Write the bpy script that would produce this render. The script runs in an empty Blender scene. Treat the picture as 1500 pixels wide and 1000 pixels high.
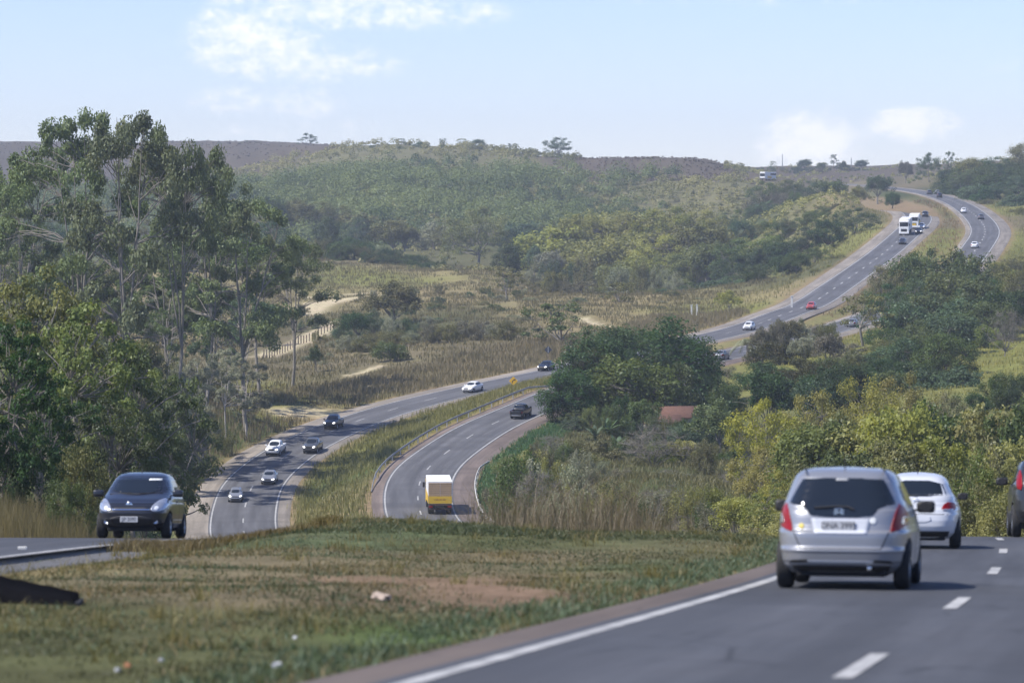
import bpy, bmesh, math, random
import numpy as np
from mathutils import Vector, Matrix
from mathutils.bvhtree import BVHTree
R_ = math.radians
random.seed(7); RNG = np.random.default_rng(7)
scene = bpy.context.scene
col = scene.collection
F = 5625.0
PITCH = math.atan2(170.0, F)
SUN_EL, SUN_AZ = R_(52), R_(-112)      # azimuth measured from +Y towards +X (sun on the left, a little ahead)

# ------------------------------------------------------------------ helpers
def at(px, py, D):
    """world point on the sight line of photo pixel (px,py) at distance D along Y"""
    x = (px - 750.0) / F; u = (500.0 - py) / F
    d = np.array([x, math.cos(PITCH) + u * math.sin(PITCH), -math.sin(PITCH) + u * math.cos(PITCH)])
    return d * (D / d[1])

def link(name, me, parent=None):
    o = bpy.data.objects.new(name, me); col.objects.link(o)
    if parent is not None: o.parent = parent
    return o

def tag(o, label=None, cat=None, group=None, kind=None):
    if label: o['label'] = label
    if cat: o['category'] = cat
    if group: o['group'] = group
    if kind: o['kind'] = kind
    return o

def empty(name, loc, rz=0.0, sc=None):
    o = bpy.data.objects.new(name, None); col.objects.link(o)
    o.empty_display_size = 0.3
    o.location = loc; o.rotation_euler = (0, 0, rz)
    if sc is not None: o.scale = sc
    return o

def mesh_np(name, V, Fq, mats=(), smooth=False, attr=None, midx=None):
    """V (n,3), Fq (m,k) int array -> mesh"""
    V = np.asarray(V, dtype=np.float32); Fq = np.asarray(Fq, dtype=np.int32)
    me = bpy.data.meshes.new(name)
    k = Fq.shape[1]
    me.vertices.add(len(V)); me.vertices.foreach_set('co', V.ravel())
    me.loops.add(Fq.size); me.loops.foreach_set('vertex_index', Fq.ravel())
    me.polygons.add(len(Fq))
    me.polygons.foreach_set('loop_start', np.arange(0, Fq.size, k, dtype=np.int32))
    if smooth: me.polygons.foreach_set('use_smooth', np.ones(len(Fq), dtype=bool))
    for m in mats: me.materials.append(m)
    if midx is not None: me.polygons.foreach_set('material_index', np.asarray(midx, dtype=np.int32))
    me.update(calc_edges=True)
    if attr:
        for an, (dom, data) in attr.items():
            if data.ndim == 1:
                a = me.attributes.new(an, 'FLOAT', dom); a.data.foreach_set('value', data.astype(np.float32))
            else:
                a = me.attributes.new(an, 'FLOAT_COLOR', dom)
                a.data.foreach_set('color', np.hstack([data, np.ones((len(data), 1))]).astype(np.float32).ravel())
    return me

class NT:
    """tiny node-tree helper"""
    def __init__(s, nt): s.nt = nt; s.N = nt.nodes; s.L = nt.links
    def n(s, typ, **kw):
        nd = s.N.new(typ)
        for k, v in kw.items():
            if k == 'ins':
                for kk, vv in v.items(): s.set(nd.inputs[kk], vv)
            else: setattr(nd, k, v)
        return nd
    def set(s, inp, v):
        if isinstance(v, bpy.types.NodeSocket): s.L.new(v, inp)
        else: inp.default_value = v
    def m(s, op, a, b=None, c=None, clamp=False):
        nd = s.N.new('ShaderNodeMath'); nd.operation = op; nd.use_clamp = clamp
        s.set(nd.inputs[0], a)
        if b is not None: s.set(nd.inputs[1], b)
        if c is not None: s.set(nd.inputs[2], c)
        return nd.outputs[0]
    def mix(s, f, a, b, mode='MIX'):
        nd = s.N.new('ShaderNodeMix'); nd.data_type = 'RGBA'; nd.blend_type = mode
        s.set(nd.inputs[0], f); s.set(nd.inputs[6], a); s.set(nd.inputs[7], b)
        return nd.outputs[2]
    def noise(s, vec, scale, detail=4, rough=.55):
        nd = s.n('ShaderNodeTexNoise', ins={'Scale': scale, 'Detail': detail, 'Roughness': rough})
        if vec is not None: s.L.new(vec, nd.inputs['Vector'])
        return nd.outputs['Fac']
    def ramp(s, f, lo, hi):
        nd = s.N.new('ShaderNodeMapRange'); nd.clamp = True
        s.set(nd.inputs[0], f); nd.inputs[1].default_value = lo; nd.inputs[2].default_value = hi
        return nd.outputs[0]

def c4(c): return (c[0], c[1], c[2], 1.0)

def new_mat(name):
    m = bpy.data.materials.new(name); m.use_nodes = True
    nt = NT(m.node_tree); nt.N.clear()
    out = nt.n('ShaderNodeOutputMaterial')
    return m, nt, out

def mat(name, c, rough=.5, metal=0.0, coat=0.0, noise=0.0, nscale=8.0, bump=0.0, spec=.5, emit=None, coords='Object'):
    m, t, out = new_mat(name)
    b = t.n('ShaderNodeBsdfPrincipled', ins={'Base Color': c4(c), 'Roughness': rough, 'Metallic': metal, 'Coat Weight': coat, 'Coat Roughness': .04, 'Specular IOR Level': spec})
    if noise or bump:
        tc = t.n('ShaderNodeTexCoord').outputs[coords]
        f = t.noise(tc, nscale, 5, .6)
        if noise:
            k = t.mix(f, c4([max(0, x * (1 - noise)) for x in c]), c4([x * (1 + noise) for x in c]))
            t.L.new(k, b.inputs['Base Color'])
        if bump:
            bp = t.n('ShaderNodeBump', ins={'Strength': bump, 'Distance': .05, 'Height': f})
            t.L.new(bp.outputs[0], b.inputs['Normal'])
    if emit:
        b.inputs['Emission Color'].default_value = c4(emit[:3]); b.inputs['Emission Strength'].default_value = emit[3]
    t.L.new(b.outputs[0], out.inputs[0])
    return m

def smooth(e0, e1, x):
    t = np.clip((x - e0) / (e1 - e0), 0, 1); return t * t * (3 - 2 * t)

def vnoise(x, y, seed=0):
    """cheap smooth value noise, 0..1"""
    xi = np.floor(x).astype(np.int64); yi = np.floor(y).astype(np.int64)
    fx = x - xi; fy = y - yi; fx = fx * fx * (3 - 2 * fx); fy = fy * fy * (3 - 2 * fy)
    def h(a, b):
        n = (a * 374761393 + b * 668265263 + seed * 974711) & 0x7fffffff
        n = ((n ^ (n >> 13)) * 1274126177) & 0x7fffffff
        return ((n ^ (n >> 16)) & 0xffff) / 65535.0
    return (h(xi, yi) * (1 - fx) + h(xi + 1, yi) * fx) * (1 - fy) + (h(xi, yi + 1) * (1 - fx) + h(xi + 1, yi + 1) * fx) * fy

def fbm(x, y, seed=0, o=3):
    s = 0; a = .5
    for i in range(o):
        s = s + a * vnoise(x, y, seed + i); x = x * 2.03; y = y * 2.03; a *= .5
    return s / (1 - .5 ** o)

# ------------------------------------------------------------------ road centre lines  (X, D, Z)
def plane_z(D): return -1.47 - .064 * D
L_pts = [(-19.8, -60, plane_z(-60)), (-16.15, 0, plane_z(0)), (-13.55, 40, plane_z(40)), (-12.2, 62, plane_z(62)), (-10.85, 82, plane_z(82)),
         (-10.0, 100, -8.15), (-9.9, 120, -9.95), (-10.6, 150, -12.65), (-12.9, 200, -17.1), (-18.6, 290, -25.0), (-22.9, 345, -29.2), (-26.4, 385, -31.75)]
for px, py, D in [(356, 775, 415), (358, 745, 433), (375, 703, 457), (423, 663, 478), (467, 640, 495), (505, 623, 510), (550, 607, 523), (620, 587, 540),
                  (715, 565, 558), (812, 545, 580), (930, 517, 617), (1030, 496, 652), (1097, 479, 682), (1148, 460, 722), (1185, 446, 753), (1225, 420, 800), (1290, 374, 885),
                  (1326, 343, 960), (1345, 322, 1045), (1338, 311, 1120), (1314, 308, 1210), (1286, 306, 1320), (1255, 304, 1450), (1225, 303, 1560)]:
    p = at(px, py, D); L_pts.append((p[0], p[1], p[2]))
R_pts = [(-12.2, -60, plane_z(-60)), (-1.95, 0, plane_z(0)), (4.9, 40, plane_z(40)), (6.85, 52, plane_z(52)), (10.25, 77, plane_z(77)), (11.7, 90, -7.28),
         (13.6, 120, -9.95), (14.2, 150, -12.65), (13.0, 200, -17.15), (9.3, 250, -21.3), (3.4, 300, -25.1), (-3.2, 345, -28.2), (-6.8, 370, -29.4)]
for px, py, D in [(621, 763, 390), (614, 745, 402), (613, 710, 424), (628, 683, 440), (661, 657, 455), (706, 628, 472), (752, 607, 487), (785, 593, 496), (850, 567, 518),
                  (950, 545, 550), (1055, 522, 590), (1150, 500, 640), (1245, 474, 700), (1330, 442, 767), (1398, 400, 838), (1432, 361, 908), (1443, 336, 988),
                  (1418, 307, 1120), (1385, 291, 1260), (1345, 281, 1430), (1290, 274, 1620), (1235, 270, 1780), (1150, 267, 1950), (1040, 266, 2120), (950, 266, 2350)]:
    p = at(px, py, D); R_pts.append((p[0], p[1], p[2]))

def densify(pts, step=2.5):
    P = np.array(pts); n = len(P); out = []
    for i in range(n - 1):
        p0 = P[max(i - 1, 0)]; p1 = P[i]; p2 = P[i + 1]; p3 = P[min(i + 2, n - 1)]
        d = [max(np.linalg.norm(b - a), 1e-6) ** .5 for a, b in ((p0, p1), (p1, p2), (p2, p3))]
        m1 = (p2 - p0) / (d[0] + d[1]) if i > 0 else (p2 - p1) / d[1]
        m2 = (p3 - p1) / (d[1] + d[2]) if i < n - 2 else (p2 - p1) / d[1]
        if i > 0: m1 = ((p1 - p0) / d[0] * d[1] + (p2 - p1) / d[1] * d[0]) / (d[0] + d[1])
        if i < n - 2: m2 = ((p2 - p1) / d[1] * d[2] + (p3 - p2) / d[2] * d[1]) / (d[1] + d[2])
        m = max(2, int(np.linalg.norm(p2 - p1) / step))
        t = np.linspace(0, 1, m, endpoint=False)[:, None]
        h = d[1]
        out.append((2*t**3-3*t**2+1)*p1 + (t**3-2*t**2+t)*h*m1 + (-2*t**3+3*t**2)*p2 + (t**3-t**2)*h*m2)
    Q = np.vstack(out + [P[-1:]])
    # resample to even steps, then smooth
    s = np.concatenate([[0], np.cumsum(np.linalg.norm(np.diff(Q, axis=0), axis=1))])
    ss = np.arange(0, s[-1], step)
    Q = np.stack([np.interp(ss, s, Q[:, k]) for k in range(3)], 1)
    for _ in range(10):
        Q[1:-1] = .5 * Q[1:-1] + .25 * (Q[:-2] + Q[2:])
    return Q

class Road:
    def __init__(s, pts):
        s.P = densify(pts)
        T = np.gradient(s.P[:, :2], axis=0); T /= np.linalg.norm(T, axis=1)[:, None]
        s.T = T; s.Nrm = np.stack([T[:, 1], -T[:, 0]], 1)      # to the right of travel away from the camera
        s.S = np.concatenate([[0], np.cumsum(np.linalg.norm(np.diff(s.P, axis=0), axis=1))])
    def near(s, X, Y):
        X = np.asarray(X, float).ravel(); Y = np.asarray(Y, float).ravel()
        idx = np.empty(len(X), int)
        for a in range(0, len(X), 4000):
            b = a + 4000
            d = (X[a:b, None] - s.P[None, :, 0]) ** 2 + (Y[a:b, None] - s.P[None, :, 1]) ** 2
            idx[a:b] = d.argmin(1)
        dx = X - s.P[idx, 0]; dy = Y - s.P[idx, 1]
        off = dx * s.Nrm[idx, 0] + dy * s.Nrm[idx, 1]
        al = dx * s.T[idx, 0] + dy * s.T[idx, 1]
        slope = np.gradient(s.P[:, 2]) / np.gradient(s.S)
        return np.where(np.abs(al) < 20, np.abs(off), np.hypot(dx, dy)) * np.sign(off), s.P[idx, 2] + slope[idx] * al, idx
    def at_D(s, D):
        i = int(np.abs(s.P[:, 1] - D).argmin()); return i
RL, RR = Road(L_pts), Road(R_pts)
def half(D): return 3.15 + .4 * smooth(90, 200, D)          # half width between the white edge lines
def shL(D): return (.7 + 1.9 * smooth(90, 250, D) + .7*smooth(700,900,D), .15 + 1.3 * smooth(90, 250, D) + .5*smooth(700,900,D))     # left carriageway: left / right shoulder
def shR(D): return (.75 + .5 * smooth(90, 250, D), .9 + 1.6 * smooth(90, 250, D) + .3*smooth(700,900,D))

# ------------------------------------------------------------------ terrain
ctrl = []
def C(px, py, D): ctrl.append(at(px, py, D))
for r in (RL, RR):
    n = len(r.P); i = 0; prev = None
    while i < n:
        p = r.P[i]; ctrl.append(p.copy()); i += max(6, int(6 + abs(p[1]) / 55))
for D in (-60, 0, 40, 80):
    for X in (-60, -30, 25, 60): ctrl.append(np.array([X, D, plane_z(D) + (.8 if X < -20 else .2)]))
for X, D, z in [(-17, 100, -7.9), (-20, 150, -11.5), (-22.5, 200, -15.3), (-27, 260, -20), (-33, 320, -22.5), (-38, 370, -23.5), (-45, 100, -6), (-45, 200, -13), (-55, 320, -19), (-100, 300, -15),
                (-3, 92, -7.1), (-1, 62, -5.55), (-2, 40, -4.1), (1.5, 80, -6.6), (1.5, 120, -10.6), (1.5, 160, -14.3), (0, 200, -18.1), (-3, 260, -23.2), (-10, 330, -28.6), (-14, 370, -31),
                (20, 100, -9.4), (22, 150, -14.2), (24, 200, -18.5), (25, 260, -22), (20, 320, -24), (15, 370, -25.3), (45, 120, -11), (50, 250, -21), (60, 350, -24), (100, 250, -18), (120, 400, -20)]:
    ctrl.append(np.array([X, D, z], float))
for a in [(270, 700, 455), (330, 640, 475), (400, 612, 515), (450, 580, 545), (430, 558, 580), (560, 545, 590), (600, 510, 640), (520, 500, 690), (500, 470, 760), (400, 510, 690), (540, 436, 860), (470, 440, 870),
          (600, 470, 740), (700, 520, 615), (760, 480, 690), (860, 470, 720), (930, 480, 700), (1000, 470, 715), (900, 432, 850), (1000, 430, 840), (1080, 440, 800), (1120, 440, 790),
          (700, 410, 930), (620, 412, 940), (560, 400, 970), (650, 402, 1040), (520, 378, 1080), (700, 407, 1030), (600, 384, 1150), (700, 388, 1140), (740, 400, 980), (720, 400, 1080), (800, 428, 970),
          (450, 398, 1120), (350, 375, 1250), (300, 420, 900), (200, 400, 1000), (100, 400, 1000), (0, 400, 1000), (-100, 400, 1000), (200, 600, 470), (100, 600, 480), (0, 610, 460), (250, 620, 460),
          (900, 405, 1150), (1000, 402, 1130), (1080, 412, 1050), (1150, 398, 1000), (1230, 366, 960), (800, 372, 1250), (950, 338, 1420), (1080, 335, 1350), (1150, 312, 1350), (1230, 300, 1250), (1290, 285, 1110), (1255, 281, 1130), (1310, 295, 1070), (1225, 284, 1150),
          (700, 300, 1450), (550, 310, 1400), (500, 270, 1620), (640, 265, 1650), (760, 270, 1620), (880, 275, 1600), (1000, 270, 1640), (1080, 275, 1550),
          (640, 216, 1950), (540, 216, 1950), (740, 224, 1930), (820, 231, 1930), (900, 233, 1930), (1040, 233, 1900), (1075, 250, 1800), (450, 225, 2050), (400, 262, 1800),
          (420, 211, 2500), (300, 208, 2600), (150, 215, 2600), (0, 210, 2600), (-150, 212, 2600), (300, 275, 1950), (200, 290, 1800), (0, 290, 1800), (-150, 300, 1700), (100, 330, 1350), (0, 340, 1300), (250, 330, 1350), (-150, 350, 1250),
          (1100, 248, 2300), (1180, 248, 2300), (1260, 249, 2250), (1310, 249, 2100), (1400, 256, 1600), (1360, 262, 1550), (1440, 285, 1350), (1500, 282, 1300), (1600, 275, 1300),
          (1430, 285, 1300), (1480, 300, 1150), (1500, 340, 1020), (1480, 365, 960), (1600, 330, 1050), (1500, 420, 870), (1460, 450, 830), (1600, 420, 850),
          (1385, 335, 990), (1300, 450, 780), (1350, 480, 760),
          (1470, 500, 610), (1450, 530, 560), (1500, 480, 650), (1290, 515, 600), (1240, 540, 560), (1420, 515, 690), (1600, 500, 620), (1500, 560, 500), (1350, 600, 460), (1150, 560, 540),
          (1000, 650, 470), (900, 668, 440), (1050, 685, 400), (950, 700, 340), (800, 640, 450), (830, 690, 380), (760, 700, 400), (720, 720, 402), (860, 590, 500), (1000, 612, 520), (940, 612, 500)]: C(*a)
for X, D in [(-900, 4000), (-300, 4000), (300, 4000), (1200, 4200), (-1500, 5400), (0, 5400), (1500, 5400)]:
    ctrl.append(np.array([X, D, 52 if X < 0 else 34], float))
for X, D, z in [(-900, 1500, 15), (900, 1500, 25), (-600, 800, -8), (500, 800, -5), (-300, 500, -14), (300, 500, -14), (-1400, 2600, 55), (1300, 2400, 36), (-90, 0, 2), (90, 0, -1)]:
    ctrl.append(np.array([X, D, z], float))
CT = np.array(ctrl)
def UV(X, D):
    q = np.maximum(D, -70) + 90.0
    return np.stack([14 * X / q, 5 * np.log(q / 100.0)], -1)
CU = UV(CT[:, 0], CT[:, 1])
def tps(r2): return .5 * r2 * np.log(r2 + 1e-9)
n_ = len(CU)
d2 = ((CU[:, None] - CU[None]) ** 2).sum(-1)
A = np.zeros((n_ + 3, n_ + 3)); A[:n_, :n_] = tps(d2) + np.eye(n_) * 2e-4
A[:n_, n_] = 1; A[:n_, n_ + 1:] = CU; A[n_:, :n_] = A[:n_, n_:].T
# solve on slope-like values (z / distance) so near and far carry the same weight
def zscale(D): return (np.maximum(D, -70) + 90.0) / 100.0
W_ = np.linalg.solve(A, np.concatenate([CT[:, 2] / zscale(CT[:, 1]), np.zeros(3)]))
def base_z(X, D):
    U = UV(X, D).reshape(-1, 2); out = np.empty(len(U))
    for a in range(0, len(U), 8000):
        u = U[a:a + 8000]; dd = ((u[:, None] - CU[None]) ** 2).sum(-1)
        out[a:a + 8000] = tps(dd) @ W_[:n_] + W_[n_] + u @ W_[n_ + 1:]
    return out * zscale(np.asarray(D, float).ravel())
def ground(X, D, full=False):
    X = np.atleast_1d(np.asarray(X, float)).ravel(); D = np.atleast_1d(np.asarray(D, float)).ravel()
    z = base_z(X, D)
    z += (fbm(X / 9, D / 9, 3) - .5) * (.42 + .75 * smooth(90, 300, D)) * smooth(-20, 20, D + 20) + (fbm(X / 60, D / 60, 9) - .5) * 6 * smooth(600, 1500, D)
    z += .04 * np.exp(-((X + 2.5) / 4.5) ** 2 - ((D - 90) / 9) ** 2)
    oL, zL, iL = RL.near(X, D); oR, zR, iR = RR.near(X, D)
    for o, zr, (sl, sr), i, r in ((oL, zL, shL(D), iL, RL), (oR, zR, shR(D), iR, RR)):
        hw = half(D)
        e = np.where(o < 0, -o - hw - sl, o - hw - sr)       # metres outside the shoulder
        bl = 3.5 + 6 * smooth(90, 400, D) + 15 * smooth(700, 1500, D)
        w = 1 - smooth(.1, 1, e / bl)
        w = np.where((i == 0) | (i == len(r.P) - 1), np.where(D > 1500, 0, w), w)
        tgt = zr - .1 - .05 * np.clip(e, 0, 1.5)
        z = z * (1 - w) + tgt * w
    if full: return z, oL, oR
    return z
def gz(X, D): return float(ground(X, D)[0])

def hit_ground(px, py, d0=1200, d1=2600):
    D = np.arange(d0, d1, 4.0); P = np.array([at(px, py, d) for d in D]); z = ground(P[:, 0], D); k = np.where(z >= P[:, 2])[0]
    i = k[0] if len(k) else int(np.abs(z - P[:, 2]).argmin()); return (P[i, 0], D[i], float(z[i]))

rows = np.concatenate([np.exp(np.linspace(math.log(20), math.log(1100), 620)), np.exp(np.linspace(math.log(1104), math.log(3080), 170))]) - 80
cc = np.concatenate([np.linspace(-.60, -.17, 60, endpoint=False), np.linspace(-.17, .19, 340, endpoint=False), np.linspace(.19, .60, 60)])
GD, GU = np.meshgrid(rows, cc, indexing='ij'); GX = GU * (GD + 90)
GZ, GOL, GOR = ground(GX.ravel(), GD.ravel(), True)
GX = GX.ravel(); GD = GD.ravel()

# ground cover: which plants / soil grow where (true surface colour, linear)
PAL = dict(hillc=(.155, .145, .078), straw=(.245, .20, .11), brown=(.165, .138, .088), green=(.085, .125, .04), ygreen=(.19, .19, .06), red=(.205, .14, .10), plat=(.105, .084, .066), dirt=(.55, .46, .33), scrub=(.065, .08, .035),
           olive=(.092, .094, .045), sage=(.092, .112, .058))
zones = [(300, 985, 28, 'olive'), (120, 940, 33, 'olive'), (500, 930, 34, 'olive'), (600, 930, 37, 'green'), (850, 860, 50, 'sage'), (1000, 820, 62, 'sage'), (150, 850, 52, 'brown'), (50, 835, 57, 'straw'),
         (640, 852, 52, 'red'), (560, 840, 55, 'red'), (700, 864, 49, 'red'), (510, 828, 58, 'brown'), (745, 868, 48, 'red'), (600, 835, 56, 'brown'), (610, 848, 53, 'red'), (660, 856, 51, 'red'), (200, 828, 60, 'brown'), (100, 838, 57, 'straw'), (400, 835, 57, 'brown'), (300, 830, 60, 'brown'), (480, 800, 75, 'sage'), (600, 790, 83, 'sage'), (700, 800, 78, 'olive'), (800, 810, 68, 'brown'), (350, 795, 80, 'brown'),
         (750, 900, 40, 'sage'), (450, 860, 48, 'brown'), (300, 880, 43, 'olive'),
         (60, 760, 120, 'straw'), (200, 700, 240, 'green'), (290, 700, 440, 'green'), (370, 630, 500, 'green'), (400, 612, 520, 'ygreen'), (470, 605, 530, 'straw'), (450, 580, 550, 'ygreen'), (560, 555, 575, 'brown'), (450, 540, 620, 'brown'), (700, 520, 615, 'brown'), (640, 510, 650, 'brown'), (560, 480, 720, 'olive'), (430, 520, 680, 'brown'),
         (850, 470, 720, 'straw'), (930, 470, 720, 'straw'), (1040, 460, 760, 'ygreen'), (900, 440, 800, 'straw'), (620, 430, 880, 'straw'), (700, 440, 860, 'straw'), (580, 400, 960, 'ygreen'), (660, 395, 1000, 'straw'), (520, 385, 1050, 'brown'), (740, 385, 1040, 'straw'),
         (650, 360, 1080, 'olive'), (480, 640, 480, 'ygreen'), (520, 680, 440, 'green'), (560, 650, 470, 'ygreen'), (450, 740, 425, 'straw'), (550, 740, 405, 'straw'), (640, 600, 505, 'ygreen'), (720, 575, 530, 'straw'),
         (720, 700, 410, 'green'), (740, 740, 395, 'sage'), (760, 660, 440, 'green'), (800, 690, 380, 'olive'), (850, 740, 280, 'brown'), (750, 760, 300, 'brown'), (900, 700, 340, 'olive'), (1000, 700, 340, 'scrub'), (830, 620, 470, 'olive'), (1000, 640, 430, 'scrub'), (1200, 620, 400, 'scrub'), (1300, 700, 250, 'scrub'),
         (1470, 500, 610, 'ygreen'), (1440, 530, 560, 'ygreen'), (1290, 510, 600, 'ygreen'), (1500, 470, 660, 'ygreen'), (1350, 420, 780, 'olive'), (1390, 330, 1010, 'brown'), (1400, 345, 970, 'ygreen'), (1330, 310, 1150, 'brown'), (1370, 310, 1100, 'olive'), (1270, 300, 1110, 'straw'), (1240, 300, 1200, 'hillc'), (1180, 315, 1120, 'hillc'),
         (1260, 370, 890, 'ygreen'), (1200, 400, 850, 'olive'), (1300, 330, 960, 'ygreen'), (1460, 310, 1120, 'ygreen'), (1500, 340, 1020, 'brown'), (1480, 380, 900, 'ygreen'), (1450, 290, 1230, 'olive'), (1430, 270, 1400, 'scrub'),
         (1150, 440, 790, 'straw'), (1250, 257, 1800, 'brown'), (1330, 258, 1700, 'brown'), (1120, 256, 2000, 'plat'), (1200, 252, 2100, 'plat'), (900, 240, 1900, 'plat'), (980, 255, 1750, 'plat'), (1040, 245, 1850, 'plat'), (860, 250, 1800, 'plat'), (950, 280, 1550, 'hillc'), (1070, 275, 1550, 'hillc'),
         (640, 240, 1800, 'hillc'), (700, 270, 1620, 'hillc'), (560, 230, 1900, 'hillc'), (760, 250, 1750, 'hillc'), (820, 290, 1500, 'scrub'), (500, 280, 1580, 'scrub'), (600, 310, 1400, 'scrub'), (900, 340, 1200, 'scrub'), (1080, 330, 1200, 'scrub'), (420, 320, 1350, 'scrub'),
         (350, 225, 2300, 'plat'), (150, 225, 2300, 'plat'), (0, 230, 2300, 'plat'), (430, 222, 2200, 'plat'), (330, 250, 2050, 'plat'), (250, 300, 1600, 'scrub'), (50, 330, 1300, 'scrub'), (150, 420, 900, 'straw'), (250, 400, 950, 'straw'), (50, 450, 800, 'straw'), (250, 470, 750, 'straw'), (330, 420, 900, 'straw'), (150, 560, 520, 'scrub')]
ZP = np.array([at(a, b, d)[:2] for a, b, d, _ in zones]); ZU = UV(ZP[:, 0], ZP[:, 1]); ZC = np.array([PAL[z[3]] for z in zones])
def cover(X, D):
    w1 = fbm(X / (4 + D / 40), D / (9 + D / 25), 21) - .5; w2 = fbm(X / (4 + D / 40), D / (9 + D / 25), 55) - .5
    U = UV(X, D); U = U + np.stack([w1, w2], -1) * .42
    out = np.empty((len(U), 3))
    for a in range(0, len(U), 8000):
        d = ((U[a:a + 8000, None] - ZU[None]) ** 2).sum(-1)
        w = 1 / (d + .0035) ** 2.2; out[a:a + 8000] = (w @ ZC) / w.sum(1)[:, None]
    return out
GC = cover(GX, GD)
GC *= (.8 + .45 * fbm(GX / (.6 + GD / 150), GD / (1.2 + GD / 90), 77))[:, None]
# bare soil beside the paving
for o, sl in ((GOL, shL(GD)), (GOR, shR(GD))):
    e = np.where(o < 0, -o - half(GD) - sl[0], o - half(GD) - sl[1])
    w = (1 - smooth(.1, .9 + 1.2 * smooth(90, 400, GD), e + (fbm(GX / 1.5, GD / 4, 5) - .5) * 1.6)) * .75
    GC = GC * (1 - w[:, None]) + np.array((.27, .19, .125)) * w[:, None]
# pale dirt tracks across the fields
tracks = [[(375, 522, 655), (420, 502, 690), (462, 484, 725), (500, 468, 760)], [(545, 433, 868), (500, 436, 862), (465, 446, 838), (440, 462, 790)], [(455, 431, 885), (500, 427, 890), (552, 426, 892)], [(850, 462, 735), (885, 474, 705), (905, 482, 690)], [(510, 552, 583), (560, 537, 602)], [(420, 604, 525), (470, 600, 530), (500, 603, 523)]]
tr_w = [2.6, 4.0, 3.0, 1.3, 1.0, 3.4]
TRK = []
for tk, tw in zip(tracks, tr_w):
    P = densify([tuple(at(*a)) for a in tk], 2.0)
    TRK.append((P, tw))
    sel = np.where((GD > P[:, 1].min() - 20) & (GD < P[:, 1].max() + 20) & (GX > P[:, 0].min() - 10) & (GX < P[:, 0].max() + 10))[0]
    d = np.sqrt(((GX[sel, None] - P[None, :, 0]) ** 2 + ((GD[sel, None] - P[None, :, 1])) ** 2).min(1))
    w = (1 - smooth(tw * .6, tw * 1.5, d)) * .9
    w = np.clip(w, 0, 1); GC[sel] = GC[sel] * (1 - w[:, None]) + np.array(PAL['dirt']) * w[:, None]

nr, nc = len(rows), len(cc)
ii = np.arange(nr * nc).reshape(nr, nc)
quads = np.stack([ii[:-1, :-1], ii[:-1, 1:], ii[1:, 1:], ii[1:, :-1]], -1).reshape(-1, 4)
m_ground, t, out = new_mat('soil_and_cover')
geo = t.n('ShaderNodeNewGeometry').outputs['Position']
att = t.n('ShaderNodeAttribute', attribute_name='cover').outputs['Color']
f1 = t.noise(geo, .9, 6, .7); f2 = t.noise(geo, 7.0, 4, .7); f3 = t.noise(geo, .12, 4, .6)
k = t.mix(t.ramp(f1, .3, .7), t.mix(1.0, att, (.62, .60, .55, 1), 'MULTIPLY'), t.mix(1.0, att, (1.28, 1.26, 1.2, 1), 'MULTIPLY'))
k = t.mix(t.m('MULTIPLY', t.ramp(f2, .35, .75), .5), k, t.mix(1.0, k, (.55, .6, .5, 1), 'MULTIPLY'))
k = t.mix(t.m('MULTIPLY', t.ramp(f3, .4, .7), .35), k, t.mix(1.0, k, (.8, 1.0, .7, 1), 'MULTIPLY'))
b = t.n('ShaderNodeBsdfPrincipled', ins={'Base Color': k, 'Roughness': .95, 'Specular IOR Level': .1})
bp = t.n('ShaderNodeBump', ins={'Strength': .8, 'Distance': .25, 'Height': f1}); t.L.new(bp.outputs[0], b.inputs['Normal'])
t.L.new(b.outputs[0], out.inputs[0])
g = link('ground', mesh_np('ground', np.stack([GX, GD, GZ], 1), quads, [m_ground], True, {'cover': ('POINT', GC)}))
tag(g, kind='structure')

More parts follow.
